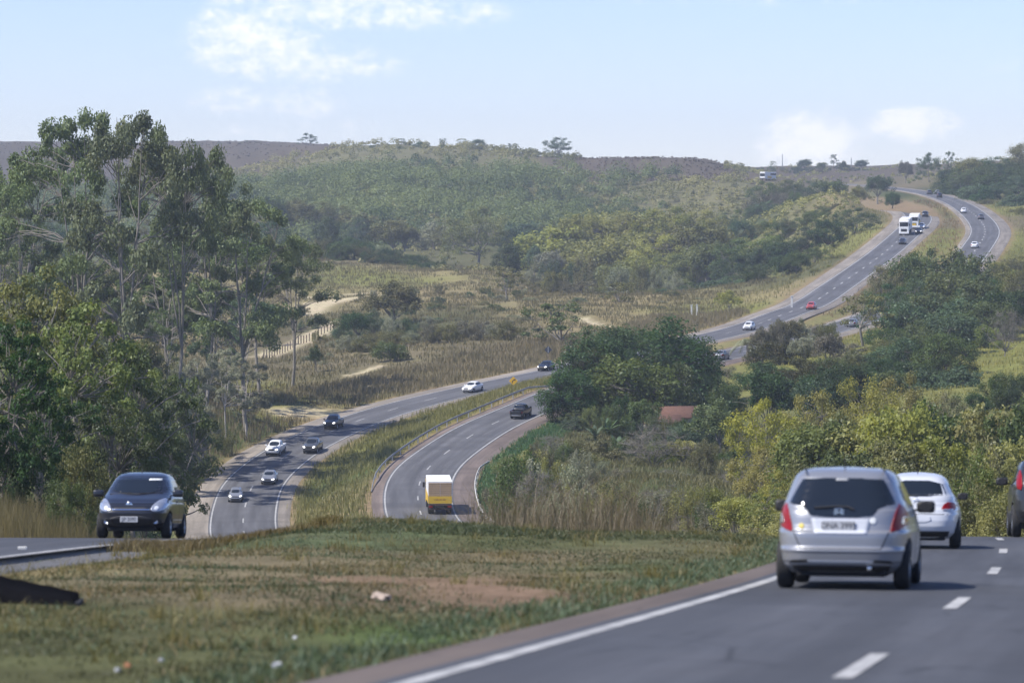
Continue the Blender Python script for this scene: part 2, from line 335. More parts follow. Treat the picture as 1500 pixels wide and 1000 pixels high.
# ------------------------------------------------------------------ road surfaces
def asphalt_mat(name, c, wear=True):
    m, t, out = new_mat(name)
    geo = t.n('ShaderNodeNewGeometry').outputs['Position']
    lat = t.n('ShaderNodeAttribute', attribute_name='lat').outputs['Fac']
    al = t.n('ShaderNodeAttribute', attribute_name='along').outputs['Fac']
    f1 = t.noise(geo, 30, 3, .6); f2 = t.noise(geo, .35, 5, .65)
    cv = t.n('ShaderNodeCombineXYZ', ins={0: t.m('MULTIPLY', lat, .8), 1: t.m('MULTIPLY', al, .035), 2: 0.0}).outputs[0]
    f3 = t.noise(cv, 1.0, 6, .65)
    cv2 = t.n('ShaderNodeCombineXYZ', ins={0: t.m('MULTIPLY', lat, .03), 1: t.m('MULTIPLY', al, .06), 2: 3.0}).outputs[0]
    f4 = t.noise(cv2, 1.0, 3, .7)
    k = t.mix(t.ramp(f3, .35, .7), c4([x * .66 for x in c]), c4([x * 1.3 for x in c]))
    k = t.mix(t.m('MULTIPLY', t.ramp(f4, .52, .6), .45), k, c4([x * .55 for x in c]))
    k = t.mix(t.m('MULTIPLY', f1, .35), k, t.mix(1.0, k, (.6, .6, .6, 1), 'MULTIPLY'))
    k = t.mix(t.m('MULTIPLY', t.ramp(f2, .45, .75), .4), k, t.mix(1.0, k, (1.25, 1.18, 1.1, 1), 'MULTIPLY'))
    vr = t.n('ShaderNodeTexVoronoi', feature='DISTANCE_TO_EDGE', ins={'Scale': .55}); t.L.new(geo, vr.inputs['Vector'])
    cr = t.m('MULTIPLY', t.m('SUBTRACT', 1.0, t.ramp(t.m('ADD', vr.outputs['Distance'], t.m('MULTIPLY', f1, .012)), .006, .03)), t.ramp(t.noise(geo, .22, 3, .5), .45, .6))
    k = t.mix(t.m('MULTIPLY', cr, .7), k, c4([x * .35 for x in c]))
    st = t.ramp(t.noise(cv, 2.6, 6, .75), .58, .72)
    k = t.mix(t.m('MULTIPLY', st, .5), k, c4([x * .5 for x in c]))
    if wear:   # polished wheel tracks in each lane
        w = t.m('ABSOLUTE', t.m('SUBTRACT', t.m('ABSOLUTE', t.m('SUBTRACT', t.m('ABSOLUTE', lat), 1.65)), .78))
        k = t.mix(t.m('MULTIPLY', t.m('SUBTRACT', 1.0, t.ramp(w, .1, .5)), .35), k, c4([x * .62 for x in c]))
    b = t.n('ShaderNodeBsdfPrincipled', ins={'Base Color': k, 'Roughness': .82, 'Specular IOR Level': .3})
    bp = t.n('ShaderNodeBump', ins={'Strength': .45, 'Distance': .012, 'Height': f1}); t.L.new(bp.outputs[0], b.inputs['Normal'])
    t.L.new(b.outputs[0], out.inputs[0])
    return m
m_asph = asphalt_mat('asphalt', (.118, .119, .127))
m_shl = asphalt_mat('pale_shoulder', (.255, .225, .19), False)
m_shr = asphalt_mat('red_shoulder', (.185, .148, .128), False)
m_line, t, out = new_mat('road_paint')
geo = t.n('ShaderNodeNewGeometry').outputs['Position']
k = t.mix(t.ramp(t.noise(geo, 1.3, 6, .7), .35, .65), (.26, .26, .255, 1), (.46, .455, .44, 1)); k = t.mix(t.ramp(t.noise(geo, 9.0, 5, .7), .56, .68), k, (.11, .11, .115, 1))
b = t.n('ShaderNodeBsdfPrincipled', ins={'Base Color': k, 'Roughness': .75}); t.L.new(b.outputs[0], out.inputs[0])

def ribbon(name, r, a0, a1, s0, s1, dz, m, skirt=0.0, cols=2, label=None):
    i0, i1 = r.at_D(a0), r.at_D(a1)
    idx = np.arange(i0, i1 + 1); P = r.P[idx]; D = P[:, 1]
    l0 = s0(D) if callable(s0) else np.full(len(D), s0); l1 = s1(D) if callable(s1) else np.full(len(D), s1)
    V = []; lat = []; al = []
    ts = np.linspace(0, 1, cols)
    offs = [(l0 * (1 - q) + l1 * q, dz) for q in ts]
    if skirt: offs = [(l0 - .5, dz - skirt)] + offs + [(l1 + .5, dz - skirt)]
    for l, z in offs:
        V.append(np.column_stack([P[:, 0] + r.Nrm[idx, 0] * l, P[:, 1] + r.Nrm[idx, 1] * l, P[:, 2] + z])); lat.append(l); al.append(r.S[idx])
    n = len(idx); k = len(offs)
    V = np.stack(V, 1).reshape(-1, 3)
    ii = np.arange(n * k).reshape(n, k)
    q = np.stack([ii[:-1, :-1], ii[:-1, 1:], ii[1:, 1:], ii[1:, :-1]], -1).reshape(-1, 4)
    o = link(name, mesh_np(name, V, q, [m], False, {'lat': ('POINT', np.stack(lat, 1).ravel()), 'along': ('POINT', np.stack(al, 1).ravel())}))
    return tag(o, label, kind='structure')

def dashes(name, r, a0, a1, on, off, w, dz, start=0.0, lat=0.0):
    V = []; Q = []
    s = r.S[r.at_D(a0)] + start; s1 = r.S[r.at_D(a1)]
    while s < s1:
        m = 4; ss = np.linspace(s, s + on, m)
        for sg in (-w / 2, w / 2):
            pass
        P = np.stack([np.interp(ss, r.S, r.P[:, k]) for k in range(3)], 1); N = np.stack([np.interp(ss, r.S, r.Nrm[:, k]) for k in range(2)], 1)
        b0 = len(V)
        for p, nn in zip(P, N):
            for sg in (lat - w / 2, lat + w / 2): V.append((p[0] + nn[0] * sg, p[1] + nn[1] * sg, p[2] + dz))
        for j in range(m - 1): Q.append((b0 + 2 * j, b0 + 2 * j + 1, b0 + 2 * j + 3, b0 + 2 * j + 2))
        s += on + off
    o = link(name, mesh_np(name, np.array(V), np.array(Q), [m_line])); return tag(o, kind='structure')

def ed(r_sh, side):
    return (lambda D: -half(D) - r_sh(D)[0]) if side < 0 else (lambda D: half(D) + r_sh(D)[1])
ribbon('road_shoulder', RL, -60, 1545, ed(shL, -1), ed(shL, 1), -.012, m_shl, skirt=.25)
m_shn = asphalt_mat('near_shoulder', (.125, .10, .085), False)
ribbon('road_shoulder', RR, -60, 130, ed(shR, -1), ed(shR, 1), -.012, m_shn, skirt=.25)
ribbon('road_shoulder', RR, 130, 340, ed(shR, -1), ed(shR, 1), -.012, m_shr, skirt=.25)
ribbon('road_shoulder', RR, 340, 640, ed(shR, -1), ed(shR, 1), -.014, m_shr, skirt=.25)
ribbon('road_shoulder', RR, 640, 2340, ed(shR, -1), ed(shR, 1), -.012, m_shl, skirt=.25)
ribbon('road', RL, 130, 1545, lambda D: -half(D) - .25, lambda D: half(D) + .25, 0, m_asph, cols=15)
ribbon('road', RR, 130, 2340, lambda D: -half(D) - .25, lambda D: half(D) + .25, 0, m_asph, cols=15)
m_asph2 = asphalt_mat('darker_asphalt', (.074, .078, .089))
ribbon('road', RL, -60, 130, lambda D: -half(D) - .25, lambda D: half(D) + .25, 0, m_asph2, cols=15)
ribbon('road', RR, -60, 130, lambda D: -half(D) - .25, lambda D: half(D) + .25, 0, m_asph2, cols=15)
lw = lambda D: .16 + .06 * smooth(300, 900, D)
for r, a1 in ((RL, 1540), (RR, 2330)):
    ribbon('road_edge_line', r, -60, a1, lambda D: -half(D) - lw(D) / 2, lambda D: -half(D) + lw(D) / 2, .006, m_line)
    ribbon('road_edge_line', r, -60, a1, lambda D: half(D) - lw(D) / 2, lambda D: half(D) + lw(D) / 2, .006, m_line)
dashes('road_lane_dashes', RL, 110, 700, 4, 9.5, .16, .007, 3)
dashes('road_lane_dashes', RL, 700, 1500, 4, 9.5, .3, .007, 3)
dashes('road_lane_dashes', RR, -60, 104, 3.7, 10.2, .15, .007, 5.0, -.36)
dashes('road_lane_dashes', RR, 110, 700, 3.6, 9.9, .15, .007, 5.2)
dashes('road_lane_dashes', RR, 850, 1500, 4, 9.5, .3, .007, 3)

# ------------------------------------------------------------------ camera, sun, sky
cam = bpy.data.cameras.new('camera'); co = bpy.data.objects.new('camera', cam); col.objects.link(co)
co.location = (0, 0, 0); co.rotation_euler = (math.pi / 2 - PITCH, 0, 0)
cam.sensor_width = 36; cam.lens = 36 * F / 1500; cam.clip_start = .5; cam.clip_end = 20000
cam.dof.use_dof = True; cam.dof.focus_distance = 420; cam.dof.aperture_fstop = 2.9
scene.camera = co
m_haze, t, out = new_mat('haze_air')
pv = t.n('ShaderNodeVolumePrincipled', ins={'Color': (.80, .88, 1.0, 1), 'Density': .00015, 'Anisotropy': .2})
t.L.new(pv.outputs[0], out.inputs['Volume'])
hv = [(x, y, z) for x in (-1990, 1990) for y in (-62, 3012) for z in (-61, 84)]
hz = link('haze', mesh_np('haze', np.array(hv), np.array([(0, 1, 3, 2), (4, 6, 7, 5), (0, 4, 5, 1), (2, 3, 7, 6), (0, 2, 6, 4), (1, 5, 7, 3)]), [m_haze])); tag(hz, 'pale haze lying over the valley and the far hills', kind='stuff')
sd = Vector((math.sin(SUN_AZ) * math.cos(SUN_EL), math.cos(SUN_AZ) * math.cos(SUN_EL), math.sin(SUN_EL)))
sl = bpy.data.lights.new('sun', 'SUN'); so = bpy.data.objects.new('sun', sl); col.objects.link(so)
sl.energy = 4.0; sl.angle = R_(.53); sl.color = (1, .95, .87)
so.rotation_euler = (-sd).to_track_quat('-Z', 'Y').to_euler()
w = bpy.data.worlds.new('World'); scene.world = w; w.use_nodes = True
t = NT(w.node_tree); t.N.clear()
wo = t.n('ShaderNodeOutputWorld'); bg = t.n('ShaderNodeBackground', ins={'Strength': .12})
sky = t.n('ShaderNodeTexSky', sky_type='NISHITA', sun_disc=False, sun_elevation=SUN_EL, sun_rotation=SUN_AZ, air_density=1.0, dust_density=.2, ozone_density=4.0, altitude=1000)
tc = t.n('ShaderNodeTexCoord').outputs['Generated']
sx = t.n('ShaderNodeSeparateXYZ', ins={0: tc})
dy = t.m('MAXIMUM', sx.outputs[1], .02)
ca = t.m('DIVIDE', sx.outputs[0], dy); cb = t.m('DIVIDE', sx.outputs[2], dy)
cv = t.n('ShaderNodeCombineXYZ', ins={0: t.m('MULTIPLY', ca, 85.), 1: t.m('MULTIPLY', cb, 120.), 2: 0.0}).outputs[0]
nz = t.noise(cv, 1.0, 7, .6); nz2 = t.noise(cv, 3.2, 5, .6)
CLOUDS = [(340, 60, 50, 34, .85), (395, 77, 72, 30, .75), (460, 92, 75, 24, .55), (520, 100, 60, 14, .5), (500, 12, 130, 24, .6), (610, 20, 100, 18, .55), (680, 24, 40, 12, .5), (400, 0, 70, 20, .5),
          (350, 150, 60, 17, .42), (440, 150, 50, 18, .45), (385, 195, 70, 16, .28), (515, 190, 30, 14, .3),
          (1185, 205, 55, 34, 1.0), (1235, 195, 50, 16, .7), (1340, 184, 48, 19, 1.0), (1290, 190, 40, 12, .35), (1160, 235, 40, 20, .4), (1465, 90, 40, 14, .22), (1100, 0, 200, 10, .2)]
acc = None
for px, py, rx, ry, st in CLOUDS:
    a0 = (px - 750) / F; b0 = (330 - py) / F
    e = t.m('ADD', t.m('POWER', t.m('DIVIDE', t.m('SUBTRACT', ca, a0), rx / F * 1.75), 2.0), t.m('POWER', t.m('DIVIDE', t.m('SUBTRACT', cb, b0), ry / F * 1.75), 2.0))
    v = t.m('MULTIPLY', t.m('MAXIMUM', t.m('SUBTRACT', 1.0, e), 0.0), st)
    acc = v if acc is None else t.m('MAXIMUM', acc, v)
dens = t.m('ADD', acc, t.m('MULTIPLY', t.m('SUBTRACT', t.m('ADD', t.m('MULTIPLY', nz, .55), t.m('MULTIPLY', nz2, .45)), .5), t.m('MULTIPLY', t.m('MINIMUM', t.m('MULTIPLY', acc, 3.0), 1.0), 3.2)))
mask = t.m('MULTIPLY', t.n('ShaderNodeMapRange', interpolation_type='SMOOTHSTEP', ins={0: dens, 1: .06, 2: 1.15}).outputs[0], t.m('GREATER_THAN', sx.outputs[1], .03))
wsk = t.mix(1.0, sky.outputs[0], (.77, .735, .90, 1), 'MULTIPLY')
ccol = t.mix(nz2, (5.9, 5.95, 6.2, 1), (6.6, 6.55, 6.65, 1))
skyc = t.mix(t.m('MULTIPLY', mask, .9), wsk, ccol)
t.L.new(skyc, bg.inputs[0]); t.L.new(bg.outputs[0], wo.inputs[0])
vs = scene.view_settings
scene.display_settings.display_device = 'sRGB'
vs.view_transform = 'Standard'; vs.look = 'None'; vs.gamma = 1; vs.use_curve_mapping = False; vs.exposure = .72
cy = scene.cycles
cy.max_bounces = 6; cy.diffuse_bounces = 2; cy.glossy_bounces = 3; cy.transmission_bounces = 4; cy.transparent_max_bounces = 8; cy.volume_bounces = 0
cy.use_denoising = True
cy.sample_clamp_indirect = 4.0
# ================================================================== vegetation
def leaf_mat(name, c, var=.35, transl=.35, bark=None, dry=None):
    m, t, out = new_mat(name)
    tint = t.n('ShaderNodeAttribute', attribute_name='tint').outputs['Fac']
    rnd = t.n('ShaderNodeObjectInfo').outputs['Random']
    lo = [c[0] * (1 - var), c[1] * (1 - var * .8), c[2] * (1 - var)]; hi = [min(1, c[0] * (1 + 1.3 * var)), min(1, c[1] * (1 + var)), c[2] * (1 + .6 * var)]
    k = t.mix(tint, c4(lo), c4(hi))
    if dry: k = t.mix(t.m('MULTIPLY', t.ramp(tint, .86, 1.0), .8), k, c4(dry))
    hs = t.n('ShaderNodeHueSaturation', ins={'Hue': t.m('ADD', .487, t.m('MULTIPLY', rnd, .026)), 'Saturation': t.m('ADD', .82, t.m('MULTIPLY', rnd, .25)), 'Value': t.m('ADD', .8, t.m('MULTIPLY', t.m('FRACT', t.m('MULTIPLY', rnd, 7.3)), .4)), 'Color': k}).outputs[0]
    d = t.n('ShaderNodeBsdfDiffuse', ins={'Color': hs})
    tr = t.n('ShaderNodeBsdfTranslucent', ins={'Color': t.mix(1.0, hs, (1.25, 1.2, .6, 1), 'MULTIPLY')})
    gl = t.n('ShaderNodeBsdfGlossy', ins={'Color': (.8, .85, .9, 1), 'Roughness': .45})
    s1 = t.n('ShaderNodeMixShader', ins={0: transl, 1: d.outputs[0], 2: tr.outputs[0]})
    s2 = t.n('ShaderNodeMixShader', ins={0: .015, 1: s1.outputs[0], 2: gl.outputs[0]})
    t.L.new(s2.outputs[0], out.inputs[0])
    return m
LM = dict(drygrass=leaf_mat('leaf_dry_tussock', (.135, .105, .075), .35, .2), hill=leaf_mat('leaf_hill_olive', (.235, .235, .110), .45, .3), hillwood=leaf_mat('leaf_hill_green', (.150, .190, .082), .45, .3),
    dark=leaf_mat('leaf_dark_green', (.050, .090, .034)), mid=leaf_mat('leaf_mid_green', (.088, .122, .046)), fresh=leaf_mat('leaf_fresh_green', (.150, .180, .065)),
    yellow=leaf_mat('leaf_yellow_green', (.275, .262, .066), .3, .4), ygreen=leaf_mat('leaf_lime_green', (.255, .265, .085), .35, .4), euc=leaf_mat('leaf_grey_green', (.132, .170, .078), .4, .25),
    sage=leaf_mat('leaf_sage', (0.240, 0.256, 0.181), .3, .25), rust=leaf_mat('leaf_rust_tinged', (.068, .070, .032), .4, .3, dry=(.16, .09, .04)), bare=leaf_mat('leaf_dry_grey', (.150, .145, .105), .3, .2),
    olive=leaf_mat('leaf_olive', (.150, .152, .066), .4, .3), bluegreen=leaf_mat('leaf_blue_green', (.085, .130, .075), .35, .25))
bark_grey = mat('bark_grey', (.19, .172, .148), .9, noise=.45, nscale=3)
bark_pale = mat('bark_pale', (.40, .36, .32), .85, noise=.4, nscale=1.5)
bark_dark = mat('bark_dark', (.085, .066, .05), .95, noise=.4, nscale=3)

def tube(P, Rr, sides=5):
    P = np.asarray(P, float); n = len(P)
    T = np.gradient(P, axis=0); T /= np.linalg.norm(T, axis=1)[:, None] + 1e-9
    ref = np.array([1., .2, .1]); A_ = np.cross(T, ref); A_ /= np.linalg.norm(A_, axis=1)[:, None] + 1e-9; B_ = np.cross(T, A_)
    an = np.linspace(0, 2 * np.pi, sides, endpoint=False)
    V = (P[:, None] + (A_[:, None] * np.cos(an)[None, :, None] + B_[:, None] * np.sin(an)[None, :, None]) * np.asarray(Rr)[:, None, None]).reshape(-1, 3)
    ii = np.arange(n * sides).reshape(n, sides); jj = np.roll(ii, -1, 1)
    Q = np.stack([ii[:-1], jj[:-1], jj[1:], ii[1:]], -1).reshape(-1, 4)
    return V, Q
class Acc:
    def __init__(s): s.V = []; s.Q = []; s.n = 0; s.M = []
    def add(s, VQ, mi=0):
        V, Q = VQ; s.V.append(np.asarray(V, float)); s.Q.append(np.asarray(Q) + s.n); s.n += len(V); s.M.append(np.full(len(Q), mi))
    def mesh(s, name, mats, sm=True, attr=None): return mesh_np(name, np.vstack(s.V), np.vstack(s.Q), mats, sm, attr, np.concatenate(s.M))
def branch(p0, p1, r0, r1, rng, wob=.06, n=7, lift=0.0):
    p0 = np.array(p0, float); p1 = np.array(p1, float); L = np.linalg.norm(p1 - p0)
    t_ = np.linspace(0, 1, n)[:, None]
    mid = (p0 + p1) / 2 + rng.normal(0, wob * L, 3) + np.array([0, 0, lift * L])
    P = (1 - t_) ** 2 * p0 + 2 * t_ * (1 - t_) * mid + t_ ** 2 * p1
    P[1:-1] += rng.normal(0, wob * L * .15, (n - 2, 3))
    return P, np.linspace(r0, r1, n)
def leaf_quads(Cn, out_dir, size, rng, aspect=.55, up=.5, rnd=.9, droop=0.0):
    n = len(Cn)
    N = out_dir + np.array([0, 0, up]) + rng.normal(0, rnd, (n, 3)); N /= np.linalg.norm(N, axis=1)[:, None]
    U = rng.normal(0, 1, (n, 3)) - np.array([0, 0, droop * 3]); U -= N * (U * N).sum(1)[:, None]; U /= np.linalg.norm(U, axis=1)[:, None] + 1e-9
    Wv = np.cross(N, U); s = size * rng.uniform(.65, 1.35, n)[:, None]
    V = np.stack([Cn - U * s * .5, Cn + Wv * s * aspect * .5 - U * s * .05, Cn + U * s * .5 - N * s * .08, Cn - Wv * s * aspect * .5 - U * s * .05], 1).reshape(-1, 3)
    return V, np.arange(4 * n).reshape(n, 4)
def cluster_points(cl, rad, n, rng, flat=1.0, shell=.45):
    """n leaf centres around each cluster centre"""
    K = len(cl); d = rng.normal(0, 1, (K, n, 3)); d /= np.linalg.norm(d, axis=2)[..., None]
    r = rng.uniform(0, 1, (K, n)) ** shell
    off = d * r[..., None] * np.asarray(rad)[:, None, None]; off[..., 2] *= flat
    return (cl[:, None] + off).reshape(-1, 3), d.reshape(-1, 3)

def tree_proto(kind, seed, H=10.0):
    """one trunk mesh and one crown mesh, H metres tall"""
    rng = np.random.default_rng(seed * 101 + 5); tk = Acc(); bark = bark_grey
    leaf = 'mid'; up = .5; aspect = .6; droop = 0; flat = 1.0; size = .34; rnd = .9
    def ell(K, cz, rx, rz, lo=.35, p=.5):
        d = rng.normal(0, 1, (K * 4, 3)); d /= np.linalg.norm(d, axis=1)[:, None]; d = d[d[:, 2] > -lo][:K]
        r = rng.uniform(.25, 1, len(d)) ** p
        lob = 1 + .28 * np.sin(3 * np.arctan2(d[:, 1], d[:, 0]) + seed) + .15 * np.sin(5 * np.arctan2(d[:, 1], d[:, 0]) + 2.3 * seed)
        if kind == 'dense': lob = 1 + .35 * (lob - 1)
        return np.column_stack([d[:, 0] * rx * r * lob, d[:, 1] * rx * r * lob, cz + d[:, 2] * rz * r * (.85 + .3 * rng.random(len(d)))])
    if kind == 'round': cl = ell(62, .60 * H, .40 * H, .36 * H); rad = rng.uniform(.07, .14, len(cl)) * H; n = 110; hf = .25; tr = .022
    elif kind == 'dense': cl = ell(95, .52 * H, .46 * H, .44 * H, .8); rad = rng.uniform(.08, .14, len(cl)) * H; n = 130; hf = .2; tr = .028; size = .28; up = .9; rnd = .6; bark = bark_dark
    elif kind == 'umbrella':
        K = 56; a = rng.uniform(0, 2 * np.pi, K); r = rng.uniform(.05, 1, K) ** .6 * .58 * H
        cl = np.column_stack([r * np.cos(a), r * np.sin(a), H * (.93 - .26 * (r / (.58 * H)) ** 2 - rng.choice([0, .16, .32, .45], K) * rng.uniform(.6, 1.1, K))])
        rad = rng.uniform(.09, .16, K) * H; flat = .62; n = 190; hf = .22; tr = .02; up = 1.0; rnd = .55; size = .25
    elif kind == 'open':
        K = 26; a = rng.uniform(0, 2 * np.pi, K); r = rng.uniform(.2, 1, K) * .42 * H
        cl = np.column_stack([r * np.cos(a), r * np.sin(a), H * (.94 - .22 * (r / (.42 * H)) - rng.uniform(0, .42, K))])
        rad = rng.uniform(.06, .11, K) * H; flat = .55; n = 60; hf = .3; tr = .016; up = .9
    elif kind == 'euc':
        tips = []; K = 15
        for q in range(K):
            aa = q * 2.4 + rng.uniform(-.4, .4); zt = rng.uniform(.82, .95) if q < 4 else rng.uniform(.42, .88); rr_ = np.interp(zt, [.4, .6, .8, .95], [.20, .32, .30, .14]) * rng.uniform(.45, 1.15); tips.append((rr_ * math.cos(aa), rr_ * math.sin(aa), zt))
        tips = np.array(tips) * H; m = 5
        sp = rng.normal(0, 1, (K, m, 3)) * np.array([.058, .058, .016]) * H; cl = (tips[:, None] + sp); cl[..., 2] -= 2.2 * (sp[..., 0] ** 2 + sp[..., 1] ** 2) / H; cl = cl.reshape(-1, 3)
        rad = rng.uniform(.030, .058, len(cl)) * H; n = 225; hf = .3; tr = .010; droop = .3; up = .6; size = .0145 * H; aspect = .5; bark = bark_grey; flat = .72
    elif kind == 'bush': cl = ell(44, .42 * H, .58 * H, .48 * H, .9); cl[:, 2] = np.clip(cl[:, 2], .08 * H, None); rad = rng.uniform(.10, .2, len(cl)) * H; n = 200; hf = .06; tr = .014; size = .033 * H; bark = bark_dark
    elif kind == 'bare': cl = ell(60, .55 * H, .5 * H, .42 * H, .7); rad = rng.uniform(.08, .14, len(cl)) * H; n = 26; hf = .12; tr = .016; size = .03 * H; aspect = .3
    elif kind == 'rosette': cl = ell(120, .56 * H, .46 * H, .42 * H, .8, .4); rad = rng.uniform(.05, .085, len(cl)) * H; n = 120; hf = .15; tr = .018; size = .024 * H; aspect = .5; up = .8; flat = .6; rnd = .6; bark = bark_grey
    # trunk and limbs
    fork = np.array([rng.normal(0, .03) * H, rng.normal(0, .03) * H, hf * H]); r0 = tr * H
    P, Rr = branch((0, 0, -.03 * H), fork, r0 * 1.25, r0 * .95, rng, .04); tk.add(tube(P, Rr, 7))
    if kind == 'euc':
        stems = []
        for q in range(4):
            aa = q * 1.57 + rng.uniform(-.5, .5); sp = rng.uniform(.06, .2)
            topp = np.array([math.cos(aa) * sp * H, math.sin(aa) * sp * H, rng.uniform(.8, .97) * H])
            P, Rr = branch(fork, topp, r0 * .7, r0 * .12, rng, .03, 12, .04); tk.add(tube(P, Rr, 6)); stems.append((P, Rr))
        for c in cl:
            dd = [np.linalg.norm(Ps - (c - np.array([0, 0, .10 * H])), axis=1) + 1e3 * (Ps[:, 2] > c[2]) for Ps, _ in stems]
            j = int(np.argmin([x.min() for x in dd])); i = int(dd[j].argmin())
            P, Rr = branch(stems[j][0][i], c, max(stems[j][1][i] * .5, .05), .03, rng, .07, 6, .04); tk.add(tube(P, Rr, 4))
    else:
        nl = 7 if kind not in ('bare', 'bush') else 11
        order = rng.permutation(len(cl)); main = cl[order[:nl]]
        limbs = []
        for c in main:
            e = fork * .25 + c * .75
            P, Rr = branch(fork if kind != 'bush' else fork * rng.uniform(.2, 1), e, r0 * .6, r0 * .2, rng, .08, 8, .05); tk.add(tube(P, Rr, 5)); limbs.append((P, Rr))
        for c in cl:
            dd = [np.linalg.norm(Pl[3:] - c, axis=1) for Pl, _ in limbs]; j = int(np.argmin([x.min() for x in dd])); i = int(dd[j].argmin()) + 3
            P, Rr = branch(limbs[j][0][i], c, max(limbs[j][1][i] * .55, .004 * H), .0022 * H, rng, .1, 5); tk.add(tube(P, Rr, 4))
        if kind == 'bare':
            for c, rr in zip(cl, rad):
                for q in range(14):
                    d = rng.normal(0, 1, 3); d[2] = abs(d[2]) * .8; d /= np.linalg.norm(d)
                    P, Rr = branch(c, c + d * rr * 1.5, .0028 * H, .001 * H, rng, .08, 3); tk.add(tube(P, Rr, 3))
    pts, od = cluster_points(cl, rad, n, rng, flat)
    keep = pts[:, 2] > .02 * H; pts, od = pts[keep], od[keep]
    V, Q = leaf_quads(pts, od, size * (H / 10 if kind not in ('euc', 'bush', 'bare', 'rosette') else 1), rng, aspect, up, rnd, droop)
    cid = np.repeat(np.arange(len(cl)), n)[keep]; ctint = rng.uniform(0, 1, len(cl))
    tint = np.clip(.55 * ctint[cid] + .45 * rng.random(len(pts)), 0, 1)
    crown = mesh_np('crown_' + kind, V, Q, [LM[leaf]], False, {'tint': ('FACE', tint)})
    wid = np.percentile(np.hypot(pts[:, 0], pts[:, 1]), 96) * 2; top = np.percentile(pts[:, 2], 99.7)
    return dict(trunk=tk.mesh('trunk_' + kind, [bark]), crown=crown, W=wid, H=top, kind=kind)

PROTO = {}
for kind, H, ns in (('round', 10, 3), ('dense', 10, 3), ('umbrella', 10, 3), ('open', 8, 3), ('euc', 30, 4), ('bush', 4, 4), ('bare', 6, 2), ('rosette', 9, 3)):
    PROTO[kind] = [tree_proto(kind, i + 1 + 10 * len(PROTO), H) for i in range(ns)]

def plant(name, x, y, z, pr, sx, sz, leafmat, label, cat, group=None, parts=('trunk', 'crown'), rz=None, bark=None):
    e = empty(name, (x, y, z), random.uniform(0, 6.28) if rz is None else rz, (sx, sx, sz))
    tag(e, label, cat, group)
    a = link(parts[0], pr['trunk'], e); c = link(parts[1], pr['crown'], e)
    c.material_slots[0].link = 'OBJECT'; c.material_slots[0].material = LM[leafmat]
    if bark is not None: a.material_slots[0].link = 'OBJECT'; a.material_slots[0].material = bark
    return e
NAMES = dict(round=('leafy_tree', 'tree'), dense=('dense_tree', 'tree'), umbrella=('umbrella_tree', 'tree'), open=('slender_tree', 'tree'), euc=('eucalyptus_tree', 'tree'), bush=('shrub', 'shrub'), bare=('leafless_shrub', 'shrub'), rosette=('broadleaf_tree', 'tree'))
_vi = [0]
def T(kind, px, pyt, wpx, D, leaf, label, group=None, sink=0.0, name=None, cat=None, bark=None, hmax=None, rz=None):
    """a plant whose crown top shows at photo height pyt and is wpx photo pixels wide, standing D metres away on the ground there"""
    for _ in range(40):                       # step back along the sight line until the foot is clear of the paving
        p = at(px, pyt, D); oL = RL.near(p[0], D)[0][0]; oR = RR.near(p[0], D)[0][0]; mrg = 1.2 + .12 * wpx / F * D
        if -half(D) - shR(D)[0] - mrg < oR < half(D) + shR(D)[1] + mrg: D *= .985 if (oR > 0 and 300 < D < 950) else 1.015
        elif -half(D) - shL(D)[0] - mrg < oL < half(D) + shL(D)[1] + mrg: D *= 1.015 if oL < 0 else .985
        else: break
    if 440 < D < 650 and oL > 0 and oR < half(D) + 2: return None      # the strip between the two roads stays open
    z = gz(p[0], D) - .05 - sink
    h = max(p[2] - z, .6)
    if hmax and h > hmax: h = hmax
    v = PROTO[kind]; pr = v[_vi[0] % len(v)]; _vi[0] += 1
    w = wpx / F * D
    amin = dict(umbrella=.62, bush=.5, open=.8, bare=.7, euc=1.2).get(kind, .82)
    if h < amin * w and not hmax: z -= min(amin * w - h, .5 * amin * w); h = p[2] - z
    if kind not in ('euc', 'open'): w = max(w, h / 1.5)
    elif kind == 'open': w = max(w, h / 2.4)
    nm, ct = NAMES[kind]
    return plant(name or nm, p[0], D, z, pr, w / pr['W'], h / pr['H'], leaf, label, cat or ct, group, ('trunk', 'crown') if kind not in ('bush', 'bare') else ('stem', 'foliage'), bark=bark, rz=rz)
def row(kinds, line, D, step, w, leafs, label, group, jit=.35, dj=12, hj=5, **kw):
    L_ = np.array(line, float); s = np.concatenate([[0], np.cumsum(np.abs(np.diff(L_[:, 0])))])
    q = random.uniform(0, .4) * step
    while q < s[-1]:
        px = np.interp(q, s, L_[:, 0]) + random.uniform(-jit, jit) * step; py = np.interp(q, s, L_[:, 1]) + random.uniform(-hj, hj)
        T(random.choice(kinds), px, py, w * random.uniform(.75, 1.3), D + random.uniform(-dj, dj), random.choice(leafs), label, group, **kw)
        q += step * random.uniform(.75, 1.25)

